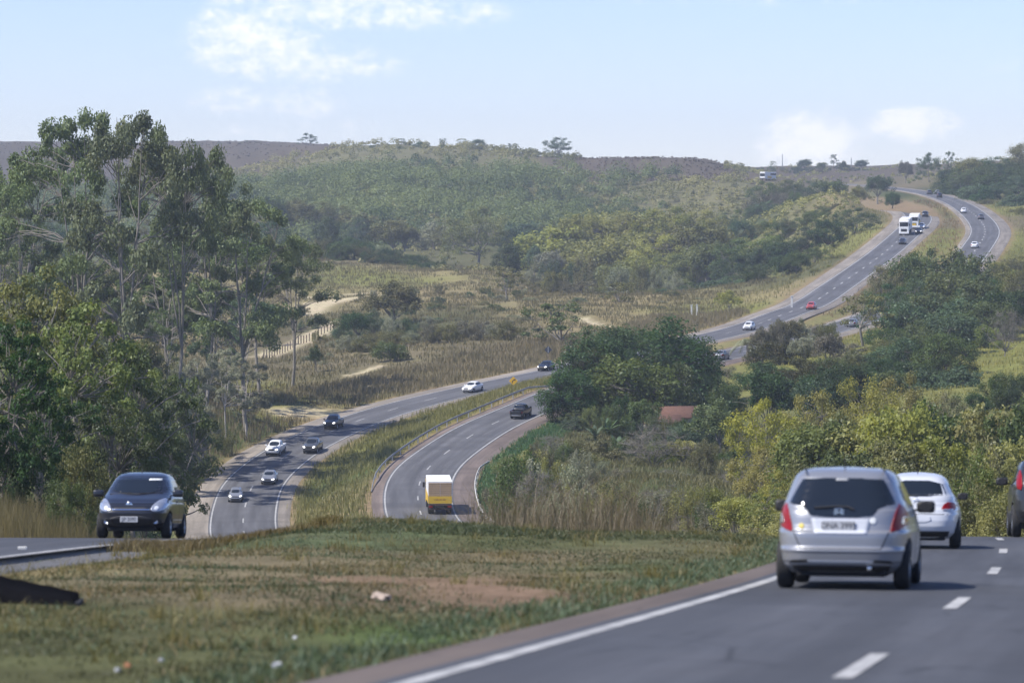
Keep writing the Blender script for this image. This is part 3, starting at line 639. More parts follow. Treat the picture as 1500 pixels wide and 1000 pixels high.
# --- left: tall eucalyptus stand
G = 'eucalyptus stand left of the road'
for px, py, w_, D, lab in [(108, 166, 230, 455, 'tall eucalyptus with a broad dark tuft above the ridge line, leftmost of the two tallest'),
                           (192, 168, 220, 440, 'tall eucalyptus with a forked pale trunk, right of the two tallest crowns'),
                           (256, 188, 170, 462, 'slim eucalyptus with a small rounded top just below the two tallest'),
                           (300, 240, 180, 500, 'eucalyptus with a sloping dark crown between the slim one and the rounded one'),
                           (360, 294, 210, 470, 'lower eucalyptus with a full rounded crown at the right side of the stand'),
                           (428, 345, 130, 565, 'small drooping eucalyptus at the right end of the stand, beside the sandy track'),
                           (48, 218, 170, 500, 'eucalyptus with a thin spreading crown at the left side of the stand'),
                           (2, 285, 170, 480, 'eucalyptus cut by the left edge of the photo')]:
    T('euc', px, py, w_, D, 'euc', lab, G)
row(['euc'], [(20, 370), (80, 350), (150, 390), (230, 340), (300, 330), (400, 372)], 540, 62, 170, ['euc', 'mid', 'euc'], 'shorter grey green eucalyptus filling in behind the tall eucalyptus', 'shorter eucalyptus behind the stand', hj=14)
row(['euc'], [(230, 452), (300, 430), (372, 445)], 520, 55, 90, ['euc', 'bluegreen'], 'thin young eucalyptus with bare pale trunk under the stand', 'young eucalyptus under the stand', hj=12, bark=bark_pale)
row(['bush', 'round'], [(0, 480), (100, 490), (200, 500), (280, 540), (350, 545)], 520, 55, 90, ['mid', 'olive', 'euc'], 'green undergrowth shrub between the eucalyptus trunks', 'undergrowth of the eucalyptus stand', name='shrub', cat='shrub')
for px, py, D in [(298, 520, 470), (330, 512, 480), (362, 530, 492), (275, 555, 462)]:
    T('euc', px, py, 95, D, 'sage', 'small feathery grey green tree with whitish trunk on the left road verge', 'feathery whitish trees on the verge', name='feathery_tree', bark=bark_pale)
row(['bush'], [(250, 650), (300, 640), (340, 615)], 475, 22, 42, ['olive', 'bare', 'mid'], 'low brushy shrub under the feathery whitish trees', 'brush under the feathery trees', hj=7)
# --- left: near broadleaf trees
G = 'broadleaf trees beside the black hatchback'
for px, py, w_, D, lf, lab in [(50, 398, 170, 235, 'olive', 'broadleaf tree with bare white limbs under its bright top, highest of the near left group'),
                               (120, 445, 190, 222, 'fresh', 'broadleaf tree with lit green rosettes, below the one with bare white limbs'),
                               (195, 505, 200, 215, 'mid', 'broadleaf tree with sunlit spreading rosettes directly above the black hatchback'),
                               (238, 560, 140, 230, 'mid', 'broadleaf tree with a drooping right side beside the bend of the road'),
                               (12, 470, 190, 150, 'dark', 'very dark leafy tree at the left edge of the photo'),
                               (60, 560, 190, 185, 'dark', 'shadowy low tree between the dark edge tree and the black hatchback'),
                               (150, 585, 170, 195, 'mid', 'mid green broadleaf tree right behind the roof of the black hatchback'),
                               (262, 610, 80, 245, 'dark', 'small dark drooping tree just left of the bend of the road')]:
    T('rosette', px, py, w_, D, lf, lab, G)
for px, py, w_, D, lf, lab in [(120, 650, 110, 160, 'olive', 'sunlit olive shrub left of the black hatchback'), (20, 640, 140, 150, 'dark', 'dark shrub under the very dark edge tree'),
                               (95, 700, 90, 145, 'mid', 'low green shrub nearest the left side of the black hatchback'), (215, 660, 110, 200, 'dark', 'dark shrub hidden behind the black hatchback'), (275, 690, 45, 300, 'mid', 'small shrub right of the black hatchback below the bend')]:
    T('bush', px, py, w_, D, lf, lab, 'shrubs around the black hatchback')

# --- meadow trees left of the road
T('round', 578, 412, 92, 735, 'olive', 'rounded grey green tree alone above the thicket in the straw meadow')
T('round', 568, 500, 58, 610, 'mid', 'small round tree standing in tall brown grass above the bend')
T('open', 816, 443, 110, 640, 'mid', 'slender flat topped tree with two thin stems beside the road sign')
T('round', 463, 505, 26, 600, 'mid', 'tiny upright tree in the brown field right of the eucalyptus')
T('dense', 746, 358, 46, 1010, 'dark', 'small dark round tree at the end of the dark hedge')
T('umbrella', 700, 303, 110, 1120, 'fresh', 'wide bright green flat crown below the hillside')
T('dense', 480, 317, 40, 1130, 'dark', 'small dark tree at the top end of the dark hedge')
T('open', 742, 390, 70, 820, 'olive', 'thin olive tree in the meadow under the small dark round tree')
T('open', 905, 415, 60, 800, 'olive', 'thin forked tree leaning in the straw field')
T('round', 1068, 425, 42, 760, 'ygreen', 'small lone round tree with a dark trunk near the white car')
T('bush', 690, 436, 40, 850, 'mid', 'green reedy shrub in the straw meadow, right one of two', name='reedy_shrub')
T('bush', 672, 440, 34, 850, 'mid', 'green reedy shrub in the straw meadow, left one of two', name='reedy_shrub')
row(['bush', 'round', 'bush'], [(505, 470), (540, 455), (590, 462), (640, 478), (680, 492)], 690, 21, 45, ['bluegreen', 'sage', 'olive', 'dark'], 'grey green shrub of the thicket under the rounded meadow tree', 'thicket in the straw meadow', name='thicket_shrub', cat='shrub')
row(['bush'], [(500, 492), (560, 487), (640, 477), (740, 466)], 655, 17, 46, ['olive', 'bare', 'sage'], 'low dull shrub along the brown slope above the bend', 'low shrubs above the bend')
row(['bush', 'dense'], [(505, 345), (560, 362), (640, 383), (712, 402)], 1060, 15, 34, ['dark', 'dark', 'mid'], 'dark bushy plant of the slanting hedge below the hillside', 'dark slanting hedge', hj=3, dj=6, name='hedge_shrub', cat='shrub')
row(['bush', 'dense', 'bush'], [(498, 352), (560, 372), (640, 392), (708, 408)], 1030, 14, 46, ['dark', 'mid', 'dark', 'olive'], 'dark bushy plant in the front of the slanting hedge below the hillside', 'front of the slanting hedge', hj=3, dj=6, name='hedge_shrub', cat='shrub')
row(['bush'], [(510, 385), (600, 398), (700, 408)], 1000, 26, 30, ['sage', 'olive'], 'small sage shrub at the foot of the dark slanting hedge', 'sage shrubs below the hedge', hj=3)
row(['bush', 'round'], [(430, 355), (480, 350), (500, 380), (440, 395)], 1040, 18, 44, ['olive', 'dark', 'mid'], 'bushy tree between the eucalyptus and the dark slanting hedge', 'bushy trees left of the hedge', name='bushy_tree', cat='tree')
row(['bush', 'open', 'bush'], [(740, 410), (830, 402), (900, 420), (960, 415), (1020, 428), (1060, 432)], 880, 21, 44, ['sage', 'bluegreen', 'olive', 'bare'], 'grey green brush plant at the edge of the straw field', 'brush at the edge of the straw field', name='brush_shrub', cat='shrub', hj=8)
row(['bush', 'bush'], [(780, 395), (850, 378), (930, 385), (1000, 395)], 960, 26, 44, ['sage', 'olive', 'bluegreen'], 'sage brush plant under the olive yellow trees', 'sage brush under the olive yellow trees', name='brush_shrub', cat='shrub', hj=8)
for _ in range(130):
    px = random.uniform(440, 1060); py = random.uniform(425, 545)
    lo = np.interp(px, [440, 700, 830, 1000, 1060], [545, 515, 478, 462, 450]);
    if py > lo: continue
    D = np.interp(py, [425, 470, 545], [860, 730, 600]); w_ = random.uniform(10, 30)
    T('bush', px, py - w_ * .35, w_, D, random.choice(['olive', 'sage', 'bluegreen', 'mid']), 'small low shrub dotted about the straw meadow', 'shrubs dotted about the meadow', hmax=2.6)

# --- wood in the middle distance
row(['umbrella', 'round'], [(835, 340), (880, 312), (950, 318), (1010, 306), (1060, 322)], 1180, 40, 95, ['ygreen', 'olive', 'ygreen'], 'broad olive yellow tree in the middle of the wood below the brown hilltop', 'olive yellow trees of the wood')
row(['umbrella', 'round'], [(840, 368), (900, 342), (960, 340), (1020, 330), (1090, 345)], 1090, 36, 110, ['ygreen', 'ygreen', 'olive'], 'olive green tree in the front of the wood below the brown hilltop', 'olive green trees of the wood')
row(['umbrella', 'round'], [(890, 390), (940, 372), (1000, 362), (1060, 358), (1110, 345), (1150, 335)], 1010, 36, 96, ['fresh', 'ygreen', 'mid'], 'mid green spreading tree in the wood left of the climbing road', 'mid green trees of the wood')
row(['umbrella', 'dense'], [(1070, 385), (1110, 360), (1160, 345), (1205, 325), (1240, 305), (1272, 312)], 985, 30, 66, ['dark', 'mid', 'dark'], 'dark green spreading tree beside the climbing road', 'dark green trees beside the climbing road')
row(['round', 'umbrella', 'bush'], [(1010, 412), (1060, 405), (1110, 388), (1150, 372), (1190, 362), (1215, 355)], 895, 28, 60, ['dark', 'bluegreen', 'mid'], 'bluish dark tree at the lower edge of the wood near the climbing road', 'bluish dark trees at the lower wood edge')
row(['bush'], [(1080, 432), (1120, 425), (1160, 408), (1205, 388), (1240, 365)], 850, 18, 26, ['ygreen', 'olive', 'fresh'], 'low yellow green bush on the verge of the climbing road', 'bushes on the verge of the climbing road', hj=4, dj=8)
row(['round', 'umbrella'], [(1125, 270), (1170, 266), (1220, 268)], 1330, 32, 62, ['mid', 'bluegreen', 'dark'], 'grey green round tree on the slope below the white bus', 'round trees below the bus')
row(['round', 'umbrella'], [(1080, 300), (1130, 300), (1180, 292), (1225, 290)], 1220, 30, 66, ['mid', 'bluegreen', 'bare'], 'dull round tree between the wood and the slope below the bus', 'dull trees above the wood')
T('round', 1278, 259, 48, 1190, 'bluegreen', 'dark rounded tree standing before the bend of the upper road')
T('dense', 1315, 281, 24, 1080, 'dark', 'small dark tree on the inside of the upper bend')
row(['umbrella', 'round'], [(345, 305), (400, 292), (460, 296), (520, 310)], 1300, 36, 74, ['mid', 'olive', 'bluegreen'], 'hazy green tree at the foot of the far hill, left part', 'hazy trees at the foot of the hill, left')
row(['umbrella', 'round', 'round'], [(520, 318), (560, 325), (620, 330), (660, 325), (760, 325), (820, 335)], 1230, 34, 62, ['bluegreen', 'sage', 'mid', 'olive'], 'hazy grey green tree in the belt under the hillside scrub', 'hazy belt under the hillside')
row(['round', 'bush'], [(770, 352), (800, 362), (830, 372)], 1080, 26, 46, ['sage', 'bluegreen'], 'pale sage tree at the left end of the olive wood', 'pale sage trees at the wood end', name='sage_tree', cat='tree')
row(['round', 'bush', 'umbrella'], [(-10, 320), (60, 310), (130, 345), (210, 330), (300, 345), (380, 335)], 1000, 40, 80, ['mid', 'olive', 'dark'], 'green tree far behind the eucalyptus stand', 'trees far behind the eucalyptus', name='leafy_tree', cat='tree', hj=12)
row(['round', 'bush'], [(-10, 400), (80, 410), (160, 420), (330, 430), (400, 440)], 700, 46, 90, ['mid', 'olive', 'euc'], 'low leafy tree just behind the trunks of the eucalyptus', 'low trees behind the eucalyptus', name='leafy_tree', cat='tree', hj=12)

# --- dark clump by the lower road and the garden round the house
T('dense', 905, 478, 140, 503, 'dark', 'dark mango tree on the left of the topmost one in the dark clump')
T('dense', 960, 466, 190, 516, 'dark', 'huge dark mango tree, topmost of the dark clump beside the lower road', rz=.4)
T('dense', 872, 492, 130, 494, 'dark', 'dark mango tree on the left shoulder of the clump', rz=2)
T('dense', 1008, 492, 110, 526, 'dark', 'dark mango tree at the right end of the clump')
T('rust', 880, 505, 50, 520, 'rust', 'x') if False else None
T('dense', 868, 510, 62, 486, 'rust', 'rust flecked tree in front of the dark clump', hmax=9)
T('dense', 836, 540, 90, 484, 'dark', 'low dark tree overhanging the lower road behind the black pickup')
T('round', 918, 522, 150, 480, 'fresh', 'lighter green feathery tree in front of the dark clump')
T('round', 985, 530, 80, 494, 'mid', 'small mid green tree in front of the dark clump above the tiled roof')
T('dense', 885, 528, 110, 488, 'dark', 'dark tree filling the left front of the dark clump')
T('dense', 1040, 548, 80, 512, 'dark', 'dark tree filling the right front of the dark clump behind the tiled roof')
T('dense', 828, 568, 74, 478, 'dark', 'lowest dark tree of the clump, touching the lower road')
row(['round', 'bush'], [(865, 590), (915, 582)], 482, 30, 60, ['mid', 'bluegreen', 'dark'], 'green tree round the foot of the dark clump', 'trees at the foot of the dark clump', name='leafy_tree', cat='tree', hj=6)
T('round', 942, 586, 62, 462, 'mid', 'green tree touching the left end of the tiled roof')
for px, py, w_, lf in ((958, 604, 40, 'mid'), (975, 611, 38, 'olive'), (996, 613, 40, 'mid'), (1016, 606, 42, 'bluegreen'), (1028, 592, 56, 'dark')): T('bush', px, py, w_, 459, lf, 'leafy bush hiding the walls of the tiled house', 'bushes in front of the tiled house')
T('bare', 958, 615, 112, 400, 'bare', 'big grey leafless looking bush in the middle of the brush')
T('round', 1055, 585, 92, 425, 'euc', 'dull dark tree with a thin trunk left of the yellow trees')
T('round', 1000, 622, 50, 440, 'bluegreen', 'dull bluish tree below the tiled roof')
row(['bush', 'rosette'], [(830, 610), (860, 600), (900, 595), (930, 605)], 470, 16, 40, ['mid', 'fresh', 'bluegreen'], 'leafy garden plant below the dark clump', 'garden plants below the dark clump', name='garden_shrub', cat='shrub', hj=6)
row(['bush', 'round', 'bush'], [(745, 672), (800, 662), (860, 640), (930, 660), (1010, 650), (1080, 660)], 410, 22, 64, ['mid', 'olive', 'ygreen', 'fresh'], 'rounded green bush in the hollow right of the lower road', 'rounded bushes in the hollow', name='leafy_shrub', cat='shrub', hj=10, dj=28)
row(['bush', 'bush'], [(760, 715), (830, 712), (920, 720), (1010, 715), (1075, 710)], 290, 30, 80, ['olive', 'mid', 'ygreen', 'sage'], 'rounded olive bush at the near side of the hollow', 'rounded bushes at the near side of the hollow', name='leafy_shrub', cat='shrub', hj=10, dj=20)
row(['bush', 'bush', 'bare'], [(760, 655), (800, 640), (850, 655), (900, 680), (960, 690), (1040, 690), (1090, 680)], 390, 19, 56, ['olive', 'bare', 'mid', 'sage'], 'tangled brown green bush in the hollow beside the lower road', 'bushes in the hollow', hj=8, dj=25)
row(['bush', 'bare', 'bush'], [(740, 690), (800, 680), (860, 700), (930, 715), (1000, 720), (1060, 715)], 320, 25, 66, ['olive', 'bare', 'ygreen', 'sage'], 'dry tangled bush in the front part of the hollow', 'bushes in front of the hollow', hj=10, dj=20)
row(['bush', 'bare', 'bush'], [(760, 735), (830, 725), (900, 735), (980, 745), (1040, 740)], 240, 34, 70, ['olive', 'bare', 'sage', 'rust'], 'brown green bush at the near end of the hollow behind the tall brown grass', 'bushes behind the tall brown grass', hj=12, dj=25)
row(['bush', 'bare'], [(900, 655), (960, 660), (1030, 645), (1090, 640)], 425, 24, 50, ['bare', 'mid', 'olive'], 'dull bush around the big grey leafless bush', 'bushes around the grey bush', hj=8)
T('bush', 800, 668, 80, 360, 'ygreen', 'bright lime bush in the hollow right of the yellow truck')
T('open', 785, 675, 40, 345, 'sage', 'thin young tree with few leaves in front of the bright lime bush')
# --- right side
row(['bush', 'round'], [(1035, 540), (1065, 530), (1090, 545)], 560, 18, 46, ['mid', 'dark', 'bare'], 'small dark tree beside the palm', 'trees beside the palm', name='bushy_tree', cat='tree')
T('dense', 1150, 488, 108, 590, 'rust', 'dark reddish brown tree right of the palm')
row(['bush', 'round'], [(1110, 480), (1150, 470), (1190, 468), (1215, 475)], 600, 22, 46, ['olive', 'bare', 'sage'], 'thin grey olive tree above the dark reddish tree', 'thin trees above the reddish tree', name='bushy_tree', cat='tree')
T('open', 1265, 432, 92, 620, 'olive', 'tall vase shaped tree with bare forked limbs in the grassy clearing')
row(['round', 'dense'], [(1070, 560), (1110, 548), (1160, 552), (1210, 540), (1280, 535), (1330, 545)], 470, 32, 76, ['dark', 'mid', 'bluegreen'], 'dark green tree just behind the yellow trees', 'dark trees behind the yellow trees', hj=8)
row(['round', 'umbrella', 'round'], [(1305, 388), (1350, 362), (1400, 366), (1440, 385)], 705, 28, 76, ['olive', 'mid', 'mid'], 'olive green tree hiding the right hand road, highest in the right wood', 'highest trees of the right wood', hj=3, dj=6)
row(['round', 'umbrella'], [(1300, 418), (1350, 402), (1400, 402), (1450, 405), (1510, 400)], 665, 32, 90, ['mid', 'fresh', 'dark'], 'leafy green tree in the upper part of the right wood', 'upper trees of the right wood')
row(['round', 'dense'], [(1310, 450), (1370, 432), (1430, 440), (1480, 425), (1510, 420)], 625, 34, 100, ['mid', 'dark', 'mid', 'bluegreen'], 'broad leafy tree in the middle of the right wood', 'middle trees of the right wood')
row(['round', 'umbrella'], [(1320, 492), (1360, 470), (1405, 462)], 585, 30, 95, ['sage', 'mid', 'bluegreen'], 'pale green tree at the left edge of the right wood', 'pale trees at the edge of the right wood')
T('bare', 1472, 455, 60, 575, 'bare', 'thin twiggy tree standing in the grassy clearing at the right edge', name='twiggy_tree', cat='tree')
row(['dense', 'round'], [(1345, 540), (1390, 525), (1425, 560)], 500, 32, 86, ['dark', 'bluegreen'], 'dark tree at the foot of the right wood', 'dark trees at the foot of the right wood')
row(['rosette', 'bush'], [(1430, 575), (1470, 548), (1510, 545)], 440, 26, 70, ['dark', 'mid'], 'dark bamboo like clump below the grassy clearing', 'dark clumps below the clearing', name='bamboo_clump', cat='bamboo')
G = 'yellow trees on the right'
for px, py, w_, D, lf, lab in [(1120, 585, 120, 345, 'yellow', 'yellow leaved tree with layered crown, leftmost of the yellow trees'), (1195, 572, 110, 352, 'yellow', 'yellow leaved tree second from the left in the upper yellow row'),
                               (1262, 553, 130, 365, 'yellow', 'yellow leaved tree in the centre of the upper yellow row'), (1325, 548, 110, 372, 'yellow', 'yellow leaved tree at the right end of the upper yellow row'),
                               (1115, 655, 110, 300, 'yellow', 'yellow tree low down, right of the brown hollow'), (1175, 625, 100, 310, 'ygreen', 'lime yellow tree between the low yellow tree and the upper yellow row'), (1150, 690, 90, 240, 'yellow', 'small yellow tree above the left mirror of the silver hatchback'),
                               (1440, 600, 110, 330, 'ygreen', 'lime yellow tree at the right edge above the dark SUV'), (1385, 575, 80, 360, 'olive', 'olive tree right of the upper yellow row')]:
    T('umbrella', px, py, w_, D, lf, lab, G)
row(['round', 'umbrella'], [(1190, 625), (1250, 608), (1330, 598), (1400, 595), (1500, 590)], 285, 38, 130, ['fresh', 'ygreen', 'mid', 'fresh'], 'green tree in the thick growth below the yellow trees', 'thick growth below the yellow trees', hj=8)
row(['round', 'bush', 'round'], [(1190, 665), (1250, 645), (1330, 640), (1420, 640), (1500, 640)], 225, 42, 125, ['olive', 'ygreen', 'mid', 'ygreen'], 'olive green bush above the roof of the silver hatchback', 'olive bushes above the silver hatchback', name='leafy_shrub', cat='shrub', hj=8)
row(['bush', 'rosette'], [(1170, 705), (1240, 690), (1320, 682), (1400, 670), (1500, 665)], 165, 42, 135, ['fresh', 'ygreen', 'ygreen'], 'lush green bush beyond the crest of the road', 'lush bushes beyond the crest', name='leafy_shrub', cat='shrub', hj=10)
row(['bush'], [(1150, 745), (1200, 735), (1320, 725), (1400, 705), (1500, 710)], 124, 44, 120, ['ygreen', 'ygreen', 'olive', 'fresh'], 'sunlit yellow green roadside bush at the crest behind the cars', 'yellow green bushes at the crest', hj=10, dj=5)
row(['bush', 'round'], [(1030, 735), (1065, 725), (1100, 715), (1135, 720)], 175, 30, 62, ['yellow', 'ygreen', 'mid'], 'small yellow green tree between the hollow and the silver hatchback', 'small yellow green trees by the hatchback', name='leafy_shrub', cat='shrub', hj=6)
# --- right hill
row(['umbrella', 'round'], [(1385, 262), (1420, 258), (1460, 250), (1500, 245)], 1300, 26, 60, ['mid', 'dark', 'mid'], 'dark leafy tree low on the wooded hill at upper right', 'lower trees of the upper right hill')
row(['umbrella', 'dense'], [(1395, 240), (1440, 232), (1475, 224), (1515, 218)], 1400, 22, 55, ['dark', 'mid', 'olive'], 'leafy tree on the crest of the wooded hill at upper right', 'crest trees of the upper right hill', hj=12)
row(['bush', 'round'], [(1425, 300), (1450, 292), (1480, 280), (1510, 275)], 1160, 22, 46, ['olive', 'bluegreen', 'mid'], 'dull green tree on the lower slope beside the right hand road', 'slope trees beside the right hand road', name='bushy_tree', cat='tree')
row(['bush', 'bush'], [(1470, 330), (1490, 320), (1510, 330)], 1050, 16, 34, ['olive', 'bare', 'mid'], 'scrubby bush on the brown bank at the right edge', 'bushes on the brown bank')
row(['bush', 'round'], [(1455, 395), (1480, 375), (1510, 365)], 860, 22, 50, ['olive', 'ygreen', 'mid'], 'yellowish bush beyond the outer bend at the right edge', 'bushes beyond the outer bend')
row(['umbrella', 'round', 'dense'], [(1372, 285), (1400, 278), (1440, 268), (1510, 258)], 1230, 17, 52, ['dark', 'mid', 'bluegreen'], 'leafy tree at the front of the wooded hill at upper right', 'front trees of the upper right hill')
row(['umbrella', 'dense'], [(1400, 250), (1440, 240), (1510, 232)], 1350, 17, 55, ['dark', 'mid'], 'dark leafy tree in the middle of the wooded hill at upper right', 'middle trees of the upper right hill')
row(['round', 'umbrella'], [(1445, 405), (1480, 392), (1520, 388)], 640, 30, 80, ['mid', 'olive', 'dark'], 'leafy tree at the right edge beyond the grassy clearing', 'trees beyond the grassy clearing')
row(['round', 'bush', 'dense'], [(1300, 505), (1345, 495), (1385, 488)], 545, 24, 80, ['mid', 'bluegreen', 'sage'], 'leafy tree at the front of the right wood beside the clearing', 'front trees of the right wood', name='leafy_tree', cat='tree')
row(['bush', 'umbrella', 'round'], [(1085, 325), (1130, 320), (1180, 312), (1235, 300)], 1120, 24, 66, ['mid', 'olive', 'dark', 'bluegreen'], 'green tree on the slope above the wood left of the climbing road', 'trees above the climbing road', name='leafy_tree', cat='tree')
row(['bush', 'round'], [(1100, 285), (1150, 280), (1200, 276), (1235, 276)], 1290, 22, 44, ['olive', 'mid', 'bare'], 'dull bushy tree on the brown slope below the bus', 'bushy trees on the brown slope', name='bushy_tree', cat='tree')
T('round', 1299, 284, 30, 1090, 'mid', 'mid green tree beside the small dark tree on the inside of the upper bend')
T('round', 1258, 272, 40, 1200, 'olive', 'olive tree left of the dark rounded tree before the upper bend')
row(['bush', 'dense', 'round'], [(1080, 545), (1130, 535), (1200, 528), (1260, 532), (1330, 525)], 535, 22, 70, ['dark', 'mid', 'rust', 'dark'], 'dark bushy tree between the palm and the right wood', 'dark bushy trees right of the palm', name='bushy_tree', cat='tree', hj=8)
T('dense', 1130, 500, 90, 570, 'rust', 'reddish brown leafy tree against the larger dark reddish tree')
row(['open', 'round', 'bare'], [(1185, 498), (1215, 492), (1248, 505)], 565, 20, 58, ['olive', 'bare', 'sage'], 'thin grey branched tree beside the vase shaped tree', 'thin trees beside the vase shaped tree', name='slender_tree', cat='tree')
row(['round', 'umbrella', 'bush'], [(1150, 322), (1195, 308), (1240, 296)], 1080, 18, 56, ['mid', 'olive', 'bluegreen'], 'leafy tree on the bank between the wood and the upper bend', 'trees on the bank below the upper bend', name='leafy_tree', cat='tree')
row(['umbrella', 'round'], [(830, 335), (880, 310), (930, 316), (985, 305), (1040, 312)], 1160, 34, 120, ['ygreen', 'ygreen', 'olive'], 'large olive yellow spreading crown standing over the wood', 'large olive yellow crowns of the wood')
row(['round', 'umbrella', 'dense'], [(1310, 478), (1360, 470), (1410, 462), (1450, 470)], 600, 26, 92, ['mid', 'fresh', 'bluegreen', 'mid'], 'green tree in the lower part of the right wood', 'lower trees of the right wood', name='leafy_tree', cat='tree', hj=10)
row(['round', 'bush', 'umbrella'], [(1255, 505), (1300, 500), (1350, 512), (1420, 500)], 555, 28, 84, ['mid', 'olive', 'fresh'], 'mid green tree at the left side of the grassy clearing', 'trees at the left side of the clearing', name='leafy_tree', cat='tree', hj=9)
row(['round', 'umbrella'], [(1455, 440), (1490, 430), (1525, 425)], 680, 26, 80, ['mid', 'olive', 'dark'], 'leafy tree behind the grassy clearing at the right edge', 'trees behind the clearing', name='leafy_tree', cat='tree')
row(['bush', 'round'], [(1462, 385), (1490, 372), (1525, 362)], 930, 18, 46, ['olive', 'mid', 'ygreen'], 'bushy tree outside the big bend of the right hand road', 'bushy trees outside the big bend', name='bushy_tree', cat='tree')
row(['bush', 'bush', 'round'], [(1455, 318), (1480, 305), (1520, 300)], 1090, 15, 38, ['olive', 'mid', 'bare'], 'scrubby bush above the big bend of the right hand road', 'scrubby bushes above the big bend', name='shrub', cat='shrub')
# --- horizon
HZ = [('open', 453, 195, 34, 2400, 'dark', 'flat topped lone tree on the bare plateau'), ('open', 361, 205, 8, 2450, 'dark', 'tiny shrub far left on the bare plateau skyline'), ('open', 588, 203, 20, 1960, 'bluegreen', 'flat small tree at the left on the hill skyline'),
      ('dense', 617, 208, 28, 1960, 'dark', 'low dark rounded tree on the hill skyline'), ('open', 648, 203, 16, 1960, 'bluegreen', 'thin pale tree on the hill skyline, right of the low dark one'), ('open', 678, 203, 22, 1960, 'sage', 'pale feathery tree on the hill skyline'),
      ('dense', 700, 204, 28, 1960, 'dark', 'dark round tree on the hill skyline'), ('open', 750, 210, 24, 1950, 'mid', 'ragged tree on the falling skyline left of the large crown'), ('umbrella', 818, 201, 46, 1940, 'bluegreen', 'large domed tree on the skyline beside the brown hilltop'),
      ('open', 775, 216, 20, 1940, 'bluegreen', 'low ragged tree just left of the large domed skyline tree'), ('open', 1064, 237, 14, 2000, 'mid', 'little tree at the foot of the brown hilltop'), ('open', 1132, 236, 12, 2250, 'mid', 'thin tree above the white bus'),
      ('round', 1180, 233, 24, 2250, 'dark', 'round dark tree on the skyline right of the bus'), ('open', 1222, 226, 16, 2250, 'dark', 'tallest thin tree on the skyline above the upper bend'), ('round', 1236, 236, 26, 2200, 'mid', 'bushy round tree on the skyline under the tallest thin one'), ('round', 1263, 234, 22, 2200, 'dark', 'dome shaped dark tree on the skyline before the open gap'),
      ('umbrella', 1360, 224, 40, 1620, 'dark', 'large dark tree above the road where it crosses the crest'), ('open', 1392, 222, 22, 1580, 'bluegreen', 'pale thin tree beside the large dark tree on the crest'), ('round', 1326, 236, 24, 1750, 'bare', 'brownish tree left of the large dark tree on the crest'), ('round', 1204, 238, 22, 2230, 'mid', 'wide low tree between two dark skyline trees')]
for a in HZ: T(a[0], a[1], a[2], a[3], a[4], a[5], a[6], 'skyline trees')
row(['bush'], [(1080, 244), (1160, 244), (1250, 246), (1340, 248)], 2200, 13, 16, ['dark', 'mid', 'bare'], 'small bush along the far skyline beyond the upper road', 'bushes along the far skyline', hj=2)
row(['bush'], [(540, 212), (600, 212), (680, 213), (760, 221)], 1945, 17, 16, ['olive', 'mid'], 'small bush along the top of the scrubby hill', 'bushes along the hill top', hj=2)

row(['bush', 'open'], [(285, 208), (350, 208), (420, 210), (500, 211)], 2480, 22, 12, ['dark', 'mid', 'bare'], 'tiny bush on the skyline of the bare left plateau', 'tiny bushes on the plateau skyline', hj=1)
# --- palm, banana plants
def frond_mesh(name, n, L, rng, z0, wide, arch, leafm, pinn=True):
    A_ = Acc(); tints = []
    for i in range(n):
        a = i * 2.4 + rng.uniform(-.2, .2); el = rng.uniform(.1, 1.3); s = np.linspace(0, 1, 12)
        h = L * s * math.cos(el); z = z0 + L * s * math.sin(el) - arch * L * s ** 2
        P = np.column_stack([h * math.cos(a), h * math.sin(a), z]); sd_ = np.array([-math.sin(a), math.cos(a), 0])
        if pinn:
            V = []; Q = []
            for j in range(1, 12):
                for sg in (-1, 1):
                    for q in range(2):
                        b0 = P[j] + (P[j] - P[j - 1]) * q * .5; tip = b0 + sd_ * sg * wide * (1.1 - .6 * s[j]) + (P[j] - P[j - 1]) * .9 - np.array([0, 0, wide * .5])
                        d = (P[j] - P[j - 1]) * .18; k0 = len(V); V += [b0 - d, b0 + d, tip + d * .3, tip - d * .3]; Q.append((k0, k0 + 1, k0 + 2, k0 + 3))
            A_.add((np.array(V), np.array(Q)))
        else:
            wv = wide * np.sin(np.pi * np.clip(s * .9 + .08, 0, 1)) ** .6
            V = np.stack([P + sd_ * wv[:, None] - np.array([0, 0, .12 * wide]), P, P - sd_ * wv[:, None] - np.array([0, 0, .12 * wide])], 1).reshape(-1, 3)
            ii = np.arange(36).reshape(12, 3); Q = np.concatenate([np.stack([ii[:-1, k], ii[:-1, k + 1], ii[1:, k + 1], ii[1:, k]], -1) for k in (0, 1)])
            A_.add((V, Q))
    me = A_.mesh(name, [leafm], True)
    at_ = me.attributes.new('tint', 'FLOAT', 'FACE'); at_.data.foreach_set('value', rng.random(len(me.polygons)).astype(np.float32))
    return me
rg = np.random.default_rng(5)
p = at(1096, 505, 590); zb = gz(p[0], 590)
e = tag(empty('palm_tree', (p[0], 590, zb)), 'palm tree with drooping crown left of the dark reddish tree', 'palm')
hp = p[2] - zb
P_, R__ = branch((0, 0, -.2), (0, 0, hp), .34, .26, rg, .01, 9); V, Q = tube(P_, R__, 9)
link('trunk', mesh_np('palm_trunk', V, Q, [bark_grey], True), e); link('crown', frond_mesh('palm_crown', 26, 3.2, rg, hp, .5, .75, LM['sage']), e)
ban = frond_mesh('banana_leaves', 9, 2.2, rg, .6, .24, .3, LM['bluegreen'], False)
P_, R__ = branch((0, 0, -.1), (0, 0, .8), .16, .11, rg, .01, 5); V, Q = tube(P_, R__, 7); bst = mesh_np('banana_stem', V, Q, [LM['ygreen']], True)
